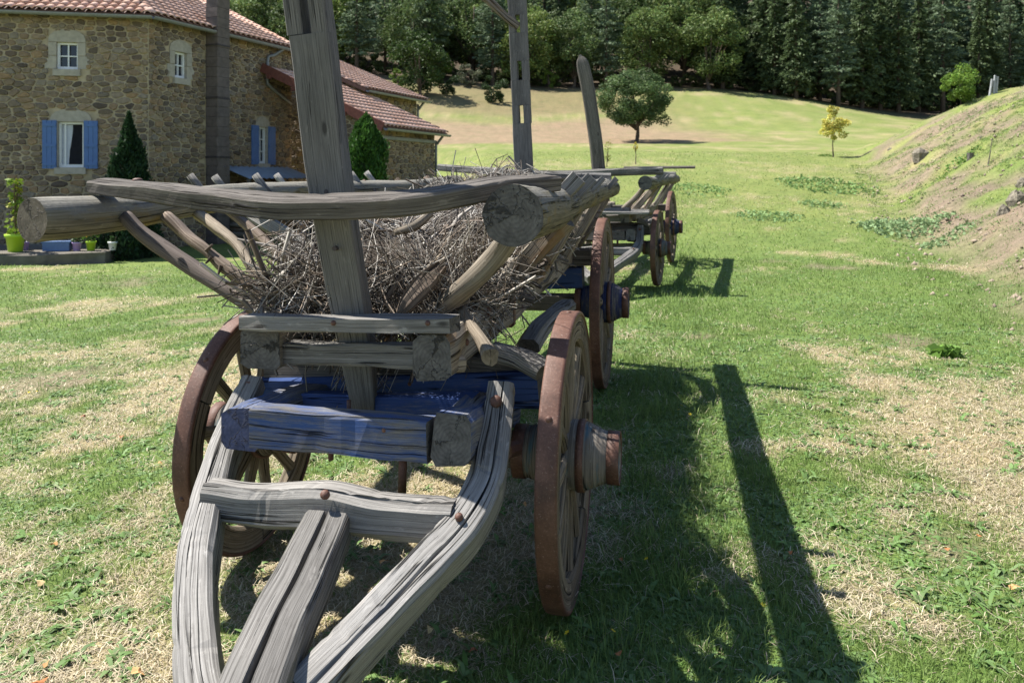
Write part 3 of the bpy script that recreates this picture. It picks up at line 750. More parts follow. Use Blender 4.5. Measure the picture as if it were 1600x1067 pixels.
def wheel(cart, key, R, pos, head, rz=0.0, side=1, tilt=0.0):
    g = WG[key]; org = root_org(cart)
    hub = link(bpy.data.objects.new('wheel', g['hub']), cart); hub.location = Vector(pos) - org
    hub.rotation_euler = (0, tilt, -math.atan2(head.x, head.y) + (0 if side > 0 else math.pi))
    def ch(n, k, rot=0.0, loc=(0, 0, 0), sc=None):
        o = link(bpy.data.objects.new(n, g[k]), hub); o.rotation_euler = (rot, 0, 0); o.location = loc
        if sc: o.scale = sc
        return o
    ch('tyre', 'tyre', rz)
    for i in range(6): ch('felloe', 'felloe', rz + i * math.pi / 3)
    for i in range(12): ch('spoke', 'spoke', rz + (i + .5) * math.pi / 6)
    h = R / .53
    for x, s in ((.162, .89 * h), (.05, 1.22 * h), (-.05, 1.22 * h), (-.172, .92 * h)): ch('hub_band', 'hub_band', 0, (x, 0, 0), (1.5 if abs(x) > .1 else .9, s, s))
    for i in range(6):
        a = rz + (i + .3) * math.pi / 3
        o = ch('tyre_nail', 'nail', 0, (0.0, (R - .002) * math.cos(a), (R - .002) * math.sin(a))); o.rotation_euler = Vector((0, math.cos(a), math.sin(a))).to_track_quat('X', 'Z').to_euler()
    return hub

cart1 = empty('hay_cart', (-.46, 3.03, 0))
tag(cart1, 'old wooden hay cart in the foreground loaded with brushwood, log rails, rusty wheels', 'cart', 'old wooden hay carts')
rnd = 0
def beam(name, pts, w, h, mat, up=(0, 0, 1), n=14, jit=.0025, scale=None, ch=.012, parent=cart1, end='end', smooth=False, split=None, **kw):
    global rnd; rnd += 1
    if split:
        prof = splitrect(w, h, ch, split[3]); kw['split'] = (6, split[0], split[1])
    else: prof = rect(w, h, ch)
    return MB().sweep(pts, prof, up=up, n=n, jit=jit, scale=scale, rnd=rnd, smooth=smooth, chip=(.05 if n >= 10 else 0), **kw).build(name, [M[mat], M[end]], parent)
def rod(name, pts, r, mat, n=14, jit=.002, scale=None, sides=10, parent=cart1, end='end', up=(.1, .2, .97), lump=.05):
    global rnd; rnd += 1
    return MB().sweep(pts, circ(r, sides), up=up, n=n, jit=jit, scale=scale, rnd=rnd, smooth=True, lump=lump).build(name, [M[mat], M[end]], parent)
def bolt(p, nrm, r=.016, parent=cart1, name='bolt_head'):
    g = MB().lathe([(-.02, r * .9), (-.004, r), (.001, r * .85), (.004, r * .4), (.0045, 0)], 10); q = Vector(nrm).to_track_quat('X', 'Z')
    g.v = [Vector(p) + q @ v for v in g.v]; return g.build(name, M['rust'], parent)
# wheels
FR = Vector((.202, 2.80, .507)); FL = Vector((-1.07, 3.27, .455)); RR = Vector((.65, 5.60, .60)); RL = RR - RT * 1.42 + Vector((0, 0, -.04))
wheel(cart1, 'front', .505, FR, HD, .2, 1); wheel(cart1, 'frontl', .49, FL, (HD + RT * .03), .5, -1)
wheel(cart1, 'rear', .60, RR, HD, .1, 1); wheel(cart1, 'rear', .60, RL, HD, .4, -1)
# axles and bolsters
beam('axle', [FL + RT * .05, FR - RT * .05], .10, .11, 'dark'); beam('axle', [RL, RR], .11, .12, 'dark')
beam('bolster', [P(418, 612, 3.13), P(848, 606, 2.80)], .13, .135, 'blue', n=10)
beam('swivel_beam', [P(430, 566, 3.16), P(700, 570, 2.95), P(856, 580, 2.84)], .15, .105, 'dark', scale=[1, 1, 1, .95, .5], n=14)
beam('rear_bolster', [RL + RT * .16 + Z * .17, RR - RT * .14 + Z * .17], .14, .15, 'bluehub' if False else 'blue')
beam('rear_cross_beam', [RL + RT * .12 + Z * .32, RR - RT * .08 + Z * .32], .13, .12, 'dark')
beam('reach_pole', [P(560, 660, 3.0), RL.lerp(RR, .5) + Z * .02], .09, .09, 'dark')
# hounds with blue cross piece
beam('hound', [P(374, 668, 2.55), P(410, 655, 2.72), P(480, 632, 2.95), P(560, 618, 3.2)], .135, .135, 'blueworn', jit=.004, ch=.02, end='endblue')
beam('hound', [P(704, 690, 2.33), P(728, 674, 2.50), P(752, 650, 2.7), P(790, 632, 3.0)], .125, .148, 'blueworn', jit=.004, ch=.02)
beam('hound_cross_piece', [P(400, 665, 2.545), P(674, 684, 2.375)], .085, .122, 'blueworn', ch=.006)
beam('inner_cross_piece', [P(480, 628, 2.86), P(745, 634, 2.66)], .075, .075, 'blue', ch=.006)
# fork arms, cross beam, draw pole
arm1 = beam('fork_arm', [P(784, 604, 2.60), P(777, 655, 2.53), P(768, 710, 2.44), P(756, 765, 2.34), P(722, 828, 2.22), P(672, 884, 2.12), P(616, 944, 2.01), P(552, 1012, 1.90), P(470, 1100, 1.77)], .105, .115, 'greylight', up=(0, -.6, .8), n=64, jit=.0022, scale=[.80, .9, 1.0, 1.06, 1.04, 1.0, .98], ch=.013, split=(.026, 2.6, 0, -.12))
arm2 = beam('fork_arm', [P(398, 596, 2.90), P(366, 668, 2.75), P(334, 762, 2.52), P(312, 855, 2.31), P(305, 950, 2.12), P(312, 1060, 1.93), P(335, 1160, 1.78)], .108, .115, 'greylight', up=(0, -.6, .8), n=60, jit=.002, scale=[.72, .82, .90, .94, .96, .97, 1], ch=.013, split=(.016, 3.3, 0, .1))
bolt(P(387, 604, 2.85), (-.1, -1, .2), .02, name='bolt_head'); bolt(P(775, 627, 2.50), (0, -1, .3), .02)
bolt(P(507, 772, 2.25), (0, -.9, .5), .014); bolt(P(717, 806, 2.17), (0, -.7, .7), .012); bolt(P(313, 782, 2.44), (0, -.9, .3), .012)
beam('fork_cross_beam', [P(328, 776, 2.45), P(420, 786, 2.40), P(510, 788, 2.34), P(610, 806, 2.28), P(712, 816, 2.23)], .11, .125, 'grey', n=40, jit=.003, ch=.022, scale=[.88, .98, 1.02, .92, .86], split=(.014, 4.1, 0, .2))
dp = [(-.068, -.05), (.068, -.05), (.072, .04), (.060, .052), (.012, .055), (.003, .012), (-.004, .056), (-.058, .050), (-.070, .036)]
MB().sweep([P(514, 822, 2.27), P(478, 905, 2.07), P(440, 985, 1.90), P(405, 1070, 1.74), P(375, 1150, 1.62)], dp, up=(0, -.5, .86), n=30, jit=.0014, rnd=91, scale=[.93, 1, 1.05, 1.1]).build('draw_pole', [M['grey'], M['endtan']], cart1)
# bed: two sill beams, cross bars
RS = [P(674, 560, 2.44), Vector((.06, 4.0, .925)), Vector((.45, 6.0, .93))]; LS = [P(406, 545, 2.70), Vector((-.66, 4.1, .92)), Vector((-.33, 6.3, .93))]
beam('sill_beam', RS, .125, .142, 'tan', n=50, jit=.003, ch=.022, end='end', scale=[1, 1.05, 1, 1], split=(.012, 2.7, 0, .1)); beam('sill_beam', LS, .145, .145, 'tan', n=30, jit=.004, ch=.022, scale=[1, 1.0, .9, .9])
beam('cross_bar', [P(430, 549, 2.76), P(655, 556, 2.53)], .06, .074, 'grey', ch=.006)
beam('cross_bar', [P(386, 500, 2.70), P(711, 508, 2.45)], .085, .048, 'grey', ch=.004, n=10)
beam('tenon', [P(700, 568, 2.50), P(722, 565, 2.54)], .05, .055, 'tan', n=4)
for d in (3.6, 4.4, 5.2, 5.9):
    a_ = LS[0].lerp(LS[2], (d - 2.6) / 3.5); b_ = RS[0].lerp(RS[2], (d - 2.5) / 3.5); beam('cross_bar', [a_ - Z * .09, b_ - Z * .09], .08, .06, 'dark', n=6)
beam('brace', [P(826, 542, 3.35), P(846, 512, 3.6), P(885, 478, 4.3)], .10, .07, 'grey', n=10, ch=.02)
beam('brace', [P(770, 548, 2.80), P(812, 560, 2.80), P(850, 580, 2.76)], .12, .05, 'grey', n=8, ch=.015)
# log rails
RLOG = [Vector((.005, 2.28, 1.382)), Vector((.16, 3.1, 1.375)), Vector((.36, 4.2, 1.39)), Vector((.60, 5.4, 1.40)), Vector((.82, 6.5, 1.40))]
LLOG = [P(50, 343, 2.92), P(130, 338, 3.12), P(225, 328, 3.45), P(330, 312, 3.95), P(440, 302, 4.65), Vector((-.85, 6.0, 1.40)), Vector((-.49, 7.1, 1.44))]
rod('log_rail', RLOG, .086, 'bark', 36, .0015, [1.06, 1.0, .96, .93, .9, .88], 26, end='end', lump=.012)
rod('log_rail', LLOG, .080, 'bark', 40, .0015, [1.04, 1.02, .88, .86, .85, .84, .8], 26, end='endtan', lump=.010)
# bowed slat over the rails
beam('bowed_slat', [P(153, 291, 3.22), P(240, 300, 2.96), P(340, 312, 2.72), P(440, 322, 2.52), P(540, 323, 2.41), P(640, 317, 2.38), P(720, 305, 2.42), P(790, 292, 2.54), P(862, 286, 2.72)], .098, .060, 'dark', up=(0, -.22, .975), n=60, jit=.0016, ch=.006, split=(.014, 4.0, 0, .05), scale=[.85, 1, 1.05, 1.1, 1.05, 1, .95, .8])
bolt(P(215, 280, 3.1), (0, 0, 1), .02)
# stakes of the left ladder
rod('stake', [P(196, 340, 3.22), P(225, 368, 3.17), P(300, 418, 3.06), P(365, 458, 2.97), P(425, 498, 2.92)], .030, 'twigsmooth', 20, .0015, [1, 1.1, 1, .95])
s2 = rod('stake', [P(258, 338, 3.45), P(285, 366, 3.40), P(315, 388, 3.33), P(345, 412, 3.28), P(385, 442, 3.2), P(430, 472, 3.12), P(490, 500, 3.05)], .021, 'twig', 30, .004, [1.1, 1, 1.25, 1.1, .9], lump=.16)
for px_, py_, d_, dx, dy in ((322, 392, 3.3, 10, -10), (331, 402, 3.28, -10, 10), (345, 415, 3.25, -4, 14), (378, 440, 3.2, 12, -6), (420, 465, 3.12, 6, -12)):
    MB().sweep([P(px_, py_, d_), P(px_ + dx, py_ + dy, d_ - .01)], circ(.008, 6), n=3, scale=[1.2, .5]).build('twig_stub', M['twig'], s2)
rod('stake', [P(308, 335, 3.75), P(340, 358, 3.65), P(372, 385, 3.55), P(402, 425, 3.42), P(455, 468, 3.3), P(515, 503, 3.2)], .023, 'twiglight', 24, .002, [1.2, 1.1, 1, .9], lump=.08)
rod('stake', [P(355, 328, 4.1), P(400, 365, 3.95), P(440, 400, 3.8), P(520, 455, 3.6)], .026, 'twig', 18, .002)
beam('stake', [P(378, 325, 4.5), P(440, 365, 4.35), P(560, 445, 4.0)], .085, .05, 'grey', up=(0, -1, .3), n=10, ch=.012)
for k, d_ in enumerate((5.0, 5.5, 6.0, 6.5)):
    t_ = (d_ - 2.9) / 4.2; top = LLOG[0].lerp(LLOG[-1], t_); bot = LS[0].lerp(LS[2], min(1, (d_ - 2.7) / 3.6))
    rod('stake', [top + (top - bot) * .13, top.lerp(bot, .5) + Vector((.02, 0, -.02)), bot], .024, 'twig', 10, .002)
# peg tops standing above the left rail
for px_, py_, d_ in ((308, 283, 3.9), (345, 284, 4.1), (408, 281, 4.4), (440, 280, 4.75), (556, 276, 5.4), (580, 274, 5.7)):
    c_ = P(px_, py_ + 2, d_); rod('stake_top', [c_ + Vector((.05, 0, -.08)), c_ + Vector((-.035, 0, .035))], .02, 'greylight', 4, .001)
# stakes of the right ladder, heads above the rail
rod('stake', [P(800, 365, 2.60), P(770, 405, 2.62), P(735, 440, 2.66), P(700, 470, 2.74), P(664, 503, 2.85)], .034, 'tan', 18, .003, [1.15, 1.1, 1, .85], lump=.07)
beam('stake', [P(884, 342, 3.05), P(845, 385, 3.12), P(765, 470, 3.25)], .085, .045, 'tan', up=(-.3, -1, .2), n=12, jit=.004, ch=.012)
rod('stake', [P(842, 370, 3.3), P(800, 410, 3.3), P(752, 462, 3.3)], .024, 'twig', 14, .004, lump=.12)
for d_ in (4.0, 5.1, 6.0):
    t_ = (d_ - 2.3) / 4.2; top = RLOG[0].lerp(RLOG[-1], t_); bot = RS[0].lerp(RS[2], min(1, (d_ - 2.44) / 3.55))
    beam('stake', [top - Z * .06, bot + Vector((.03, 0, 0))], .07, .04, 'tan', up=(0, -1, .2), n=8, jit=.003)
for px_, py_, d_, w_ in ((893, 292, 3.10, .064), (914, 290, 3.40, .056), (934, 289, 4.1, .030), (957, 288, 5.2, .035)):
    c_ = P(px_, py_, d_); beam('stake_head', [c_ + Vector((-.075, .02, -.075)), c_ + Vector((.03, .0, .038))], w_, w_ * .8, 'greylight', up=(0, -1, .2), n=4, jit=.0015, ch=.004)
# iron straps and nail heads on the timbers
def strap(p, axis, w, h, up=(0, 0, 1), ln=.035):
    a_ = Vector(axis).normalized(); return MB().sweep([Vector(p) - a_ * ln / 2, Vector(p) + a_ * ln / 2], rect(w, h, .01), up=up, n=2).build('iron_strap', M['rust'], cart1)
ra = (RS[1] - RS[0]); strap(RS[0].lerp(RS[1], .32), ra, .145, .162); strap(RS[0].lerp(RS[1], .62), ra, .145, .162); strap(LS[0].lerp(LS[1], .3), LS[1] - LS[0], .166, .166)
for f_ in (.12, .2, .45, .75):
    bolt(RS[0].lerp(RS[1], f_) + RT * .068 + Z * random.uniform(-.03, .03), RT, .012)
for px_, py_, d_ in ((640, 600, 2.88), (470, 608, 3.02), (600, 672, 2.375), (430, 660, 2.49), (520, 505, 2.53), (668, 505, 2.43)): bolt(P(px_, py_, d_), (-.2, -.98, 0), .009)
# uprights
FACE = -HD
def slotted(name, segs, w, th, mat, seed):
    """segs: list of (p0, p1, slot width or 0)"""
    mb = MB(); rt = RT
    for p0, p1, sw in segs:
        if sw == 0: mb.sweep([p0, p1], rect(w, th, .006), up=FACE, n=8, jit=.0015, rnd=seed)
        else:
            s_ = (w - sw) / 2
            for sg in (-1, 1): mb.sweep([p0 + rt * sg * (sw + s_) / 2, p1 + rt * sg * (sw + s_) / 2], rect(s_, th, .005), up=FACE, n=8, jit=.0015, rnd=seed)
    return mb.build(name, [M[mat], M['end']], cart1)
u1 = MB(); q0 = P(573, 655, 2.78); q1 = P(552, 500, 2.66); q2_ = P(518, 300, 2.60); q3 = P(488, 55, 2.56); q4 = P(470, -90, 2.53)
u1.sweep([q0, q1, q2_, q3], rect(.135, .075, .006), up=FACE, n=24, jit=.001, rnd=5, scale=[.56, .82, .93, .97, 1.0, 1.03])
for sg in (-1, 1): u1.sweep([q3 + RT * sg * .043, q4 + RT * sg * .043], rect(.056, .077, .005), up=FACE, n=6, jit=.001, rnd=6)
u1.sweep([q4, q4 + (q4 - q3) * .5], rect(.14, .075, .006), up=FACE, n=4, jit=.001)
u1.build('upright', [M['postgrey'], M['end']], cart1)
for px_, py_ in ((517, 299), (530, 387)): MB().sweep([P(px_, py_, 2.595 if py_ < 350 else 2.605) + FACE * .02, P(px_, py_, 2.6) + FACE * .0385], circ(.008, 8), up=(0, 0, 1), n=2).build('peg_hole', M['band'], cart1)
b0 = P(820, 300, 6.2)
def pp(y): f_ = (300 - y) / 290; return P(820 - 12 * f_, y, 6.2 - .05 * f_)
slotted('upright', [(pp(330), pp(193), 0), (pp(193), pp(165), .038), (pp(165), pp(126), 0), (pp(126), pp(96), .038), (pp(96), pp(52), 0), (pp(52), pp(24), .038), (pp(24), pp(-70), 0)], .142, .06, 'postgrey', 8)
beam('upright_brace', [pp(42) + FACE * .0, P(788, 26, 6.12), P(745, -12, 6.1), P(650, -60, 6.1)], .06, .05, 'tan', up=(0, -1, .3), n=8)
# rear bars, iron pins
beam('cross_bar', [P(688, 262, 6.85), P(830, 273, 6.45), P(955, 276, 6.3)], .10, .06, 'greylight', n=12)
for a_, b_, r_ in (((630, 700, 2.45), (628, 773, 2.45), .0135), ((517, 695, 2.5), (517, 718, 2.5), .009), ((545, 625, 2.6), (545, 655, 2.6), .007)):
    MB().sweep([P(*a_), P(*b_)], circ(r_, 10), up=(0, 1, 0), n=3, smooth=True).build('iron_pin', M['rust'], cart1)
MB().sweep([P(517, 697, 2.5), P(517, 704, 2.5)], circ(.02, 6), up=(0, 1, 0), n=2).build('nut', M['rust'], cart1)
MB().sweep([P(790, 705, 2.66), P(806, 700, 2.72)], circ(.028, 8), up=(0, 0, 1), n=2).build('nut', M['rust'], cart1)

# second cart: same build without load, turned a little, with a pointed pole
skip = {'upright', 'upright_brace', 'peg_hole', 'bowed_slat', 'twig_stub'}
cart2 = cart1.copy(); COL.objects.link(cart2); tag(cart2, 'smaller looking empty hay cart standing behind the loaded one, with a pointed pole', 'cart', 'old wooden hay carts')
for ch_ in list(cart1.children):
    if ch_.name.split('.')[0] in skip: continue
    c_ = copy_tree(ch_, cart2)
    if c_.type == 'MESH' and c_.data.materials and c_.data.materials[0] in (M['blue'], M['blueworn']):
        c_.data = c_.data.copy(); c_.data.materials[0] = M['dark']
        if len(c_.data.materials) > 1: c_.data.materials[1] = M['end']
    if ch_.name.startswith('stake'): 
        for k_ in list(c_.children): bpy.data.objects.remove(k_)
ang = math.radians(-6); ca_, sa_ = math.cos(ang), math.sin(ang)
d0 = Vector((-.46, 3.03, 0)) - Vector((FR.x, FR.y, 0)); tgt = Vector((1.95, 10.5, .0))
cart2.location = tgt + Vector((ca_ * d0.x - sa_ * d0.y, sa_ * d0.x + ca_ * d0.y, 0)) + Z * .03
cart2.rotation_euler = (math.radians(.3), 0, ang)
M2inv = (Matrix.Translation(cart2.location) @ Matrix.Rotation(ang, 4, 'Z')).inverted()
def on2(name, pts, prof, mats, **kw):
    mb = MB().sweep(pts, prof, **kw); o = bpy.data.objects.new(name, mb.mesh(name, mats)); link(o, cart2)
    o.matrix_local = M2inv; return o
on2('upright', [P(937, 300, 10.45), P(933, 235, 10.4), P(920, 150, 10.4), P(911, 105, 10.4), P(906, 86, 10.4)], rect(.185, .07, .02), [M['dark'], M['end']], up=FACE, n=22, scale=lambda f: .95 if f < .7 else max(.15, .95 * (1 - ((f - .7) / .3) ** 2.2)), jit=.002)
on2('top_slat', [P(822, 272, 10.6), P(925, 271, 10.35), P(1036, 266, 10.1)], rect(.13, .10, .02), [M['grey'], M['end']], n=10, jit=.003)
on2('rear_rod', [P(975, 264, 14.2), P(1086, 263, 13.7)], circ(.025, 8), [M['dark']], n=4)
for k in range(4):
    y_ = 10.2 + k * .17
    on2('bed_board', [Vector((.93 + k * .03, y_, 1.03)), Vector((1.75 + k * .03, y_ - .2, 1.03))], rect(.15, .035, .006), [M['grey'], M['end']], n=6, jit=.002)

# ------------------------------------------------------------------ brushwood load
def heap_inside(n, rs):
    """points in the V trough between the ladders"""
    d = rs.uniform(2.85, 6.3, n); f = (d - 2.7) / 3.6
    lx = -.84 + f * .50; rx = -.20 + f * .63; ltx = -1.55 + f * 1.0; rtx = .13 + f * .62
    h = rs.uniform(0, 1, n) ** .8
    lx2 = lx + (ltx - lx) * h * .30; rx2 = rx + (rtx - rx) * h * .50
    x = lx2 + (rx2 - lx2) * rs.uniform(0, 1, n)
    mid = 1 - ((x - (lx2 + rx2) / 2) / ((rx2 - lx2) / 2)) ** 2
    top = 1.27 + .19 * sst(3.6, 4.6, d) * mid + .04 * np.sin(d * 4)
    top = top - .12 * sst(3.3, 2.85, d)
    z = .90 + (top - .90) * h
    return np.stack([x, d, z], 1)
def strands(n, rs, lmin, lmax, rmin, rmax, pts, cols, dirbias):
    k = 4; cell = np.floor(pts * np.array([7, 5, 8])); hx = np.stack([_h(cell[:, 0] + cell[:, 2] * 17, cell[:, 1], q_) - .5 for q_ in (1, 2, 3)], 1) * np.array([2.6, 2.6, 2.0])
    a = rs.normal(size=(n, 3)) * np.array([.55, .55, .4]) + dirbias + hx; a /= np.linalg.norm(a, axis=1)[:, None]
    ln = rs.uniform(lmin, lmax, n)[:, None]; bend = rs.normal(size=(n, 3)); bend -= (bend * a).sum(1)[:, None] * a; bend /= np.linalg.norm(bend, axis=1)[:, None]
    bd = rs.uniform(.03, .55, n)[:, None]; o = np.cross(a, bend); rad = np.exp(rs.uniform(np.log(rmin), np.log(rmax), n))[:, None]
    V = []
    for i in range(k + 1):
        f = i / k - .5; c = pts + a * ln * f + bend * ln * bd * (.25 - f * f) * 2
        rr = rad * (1 - .35 * (i / k))
        for j in range(3):
            t_ = 2 * math.pi * j / 3; V.append(c + bend * rr * math.cos(t_) + o * rr * math.sin(t_))
    V = np.stack(V, 1).reshape(-1, 3); nv = 3 * (k + 1); fs = []
    for i in range(k):
        for j in range(3): j2 = (j + 1) % 3; fs.append([i * 3 + j, i * 3 + j2, i * 3 + 3 + j2, i * 3 + 3 + j])
    fs = (np.array(fs)[None] + (np.arange(n) * nv)[:, None, None]).reshape(-1, 4)
    return V, fs, np.repeat(cols, nv, 0)
rs = np.random.RandomState(5); VV = []; FF = []; CC = []; off = 0
pal = np.array([[.23, .21, .185], [.34, .315, .28], [.12, .105, .09], [.06, .05, .042], [.48, .45, .405], [.15, .122, .10], [.22, .175, .135]])
for n_, l0, l1, r0, r1, bias in ((15000, .08, .24, .0011, .0026, (0, 0, 0)), (6000, .15, .38, .0014, .0034, (.5, -.2, .1)), (1500, .2, .5, .0025, .006, (.4, .3, .05)), (420, .2, .5, .005, .013, (.2, .5, 0))):
    p = heap_inside(int(n_ * 1.5), rs); hol = vnoise(p[:, 0] * 7 + p[:, 1] * 3, p[:, 2] * 8, 91); p = p[hol > .30]; n_ = len(p); c = pal[rs.randint(0, len(pal), n_)] * rs.uniform(.75, 1.2, (n_, 1))
    V, f, c = strands(n_, rs, l0, l1, r0, r1, p, c, np.array(bias)); VV.append(V); FF.append(f + off); CC.append(c); off += len(V)
# strands hanging over the front
n_ = 900; p = np.stack([rs.uniform(-.80, -.10, n_), rs.uniform(2.74, 2.95, n_), rs.uniform(.88, 1.25, n_)], 1); p[:, 0] += (p[:, 2] - .9) * rs.uniform(-.5, .5, n_)
V, f, c = strands(n_, rs, .15, .4, .0013, .003, p, pal[rs.randint(0, 7, n_)], np.array([0, -.4, .9])); VV.append(V); FF.append(f + off); CC.append(c); off += len(V)
n_ = 60; p = np.stack([rs.uniform(-.62, -.45, n_), rs.uniform(2.78, 2.95, n_), rs.uniform(.74, .9, n_)], 1)
V, f, c = strands(n_, rs, .12, .3, .0013, .0025, p, pal[rs.randint(0, 7, n_)], np.array([0, 0, 2.0])); VV.append(V); FF.append(f + off); CC.append(c); off += len(V)
heap = link(bpy.data.objects.new('brushwood_heap', quads_mesh('brushwood_heap', np.concatenate(VV), np.concatenate(FF), np.concatenate(CC), M['strand'])))
tag(heap, 'tangled heap of dry grey brushwood and twigs filling the foreground cart', 'brushwood', None, 'stuff')
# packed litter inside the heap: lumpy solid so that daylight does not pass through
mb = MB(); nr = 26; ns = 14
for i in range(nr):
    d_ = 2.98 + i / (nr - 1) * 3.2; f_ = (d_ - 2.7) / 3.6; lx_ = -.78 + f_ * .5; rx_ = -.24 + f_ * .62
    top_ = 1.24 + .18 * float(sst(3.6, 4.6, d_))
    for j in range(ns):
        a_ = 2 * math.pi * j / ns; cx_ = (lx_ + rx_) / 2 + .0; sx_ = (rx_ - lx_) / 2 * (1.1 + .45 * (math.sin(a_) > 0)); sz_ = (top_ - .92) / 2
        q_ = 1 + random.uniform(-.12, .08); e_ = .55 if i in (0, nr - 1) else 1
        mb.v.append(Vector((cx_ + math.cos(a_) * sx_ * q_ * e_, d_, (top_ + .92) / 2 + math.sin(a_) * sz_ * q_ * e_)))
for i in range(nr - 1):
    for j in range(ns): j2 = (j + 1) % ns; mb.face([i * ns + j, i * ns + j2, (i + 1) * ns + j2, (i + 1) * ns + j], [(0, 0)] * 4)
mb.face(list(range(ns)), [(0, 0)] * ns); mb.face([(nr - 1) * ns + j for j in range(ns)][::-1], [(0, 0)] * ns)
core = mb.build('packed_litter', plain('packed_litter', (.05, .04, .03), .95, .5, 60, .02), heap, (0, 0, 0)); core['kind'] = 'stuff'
# bark slabs and loose branches in the load
def slab(pts, w, label, mat='twig', curl=.5):
    k = 7; prof = [(w / 2 * math.sin(-curl * 1.6 + curl * 3.2 * i / (k - 1)) , .25 * w * math.cos(-curl * 1.6 + curl * 3.2 * i / (k - 1))) for i in range(k)]
    prof = prof + [(a_ * .9, b_ - .012) for a_, b_ in prof[::-1]]
    o = MB().sweep(pts, prof, up=(-.1, -1, .3), n=12, jit=.004, rnd=w * 100, scale=[.6, 1, 1.05, .9, .45]).build('bark_slab', M[mat], None, pts[0]); tag(o, label, 'bark'); return o
slab([P(690, 398, 2.80), P(668, 425, 2.76), P(648, 455, 2.72), P(632, 480, 2.72)], .06, 'pale narrow bark strip standing upright in the middle of the brushwood', 'twiglight')
slab([P(692, 415, 2.74), P(668, 440, 2.70), P(642, 470, 2.67), P(626, 492, 2.67)], .075, 'curled pinkish bark slab in front of the narrow bark strip', 'twig', .7)
slab([P(640, 420, 2.84), P(620, 450, 2.80), P(598, 482, 2.78)], .07, 'flat brown bark piece left of the curled slab in the brushwood', 'twig', .3)
def branch(pts, r, mat, label, sc=None, n=14):
    global rnd; rnd += 1
    o = MB().sweep(pts, circ(r, 10), up=(.1, .2, .97), n=n, jit=.002, rnd=rnd, smooth=True, lump=.10, scale=sc).build('branch', [M[mat], M['endtan']], None, pts[0]); tag(o, label, 'branch'); return o
branch([P(722, 485, 2.75), P(740, 512, 2.62), P(756, 535, 2.50), P(768, 556, 2.40)], .021, 'twiglight', 'peeling pale branch with a frayed end jutting out over the right sill beam', [.9, .9, 1, 1.1, 1.35])
branch([P(672, 332, 2.95), P(648, 352, 2.88), P(615, 362, 2.84)], .017, 'tan', 'short tan branch lying just under the bowed slat on the brushwood', [1, 1, .7])
branch([P(800, 408, 3.0), P(776, 450, 2.95), P(745, 480, 2.9)], .024, 'tan', 'orange brown peeled branch leaning between the two right stakes', [1, 1.1, 1])
branch([P(442, 412, 3.3), P(475, 402, 3.2), P(520, 396, 3.1)], .010, 'twiglight', 'thin pale stick poking left out of the brushwood', [.6, 1, 1])
branch([P(835, 470, 3.5), P(812, 462, 3.5), P(790, 448, 3.5)], .018, 'dark', 'dark stub stick resting on the outside of the right sill beam', [1, 1, 1])
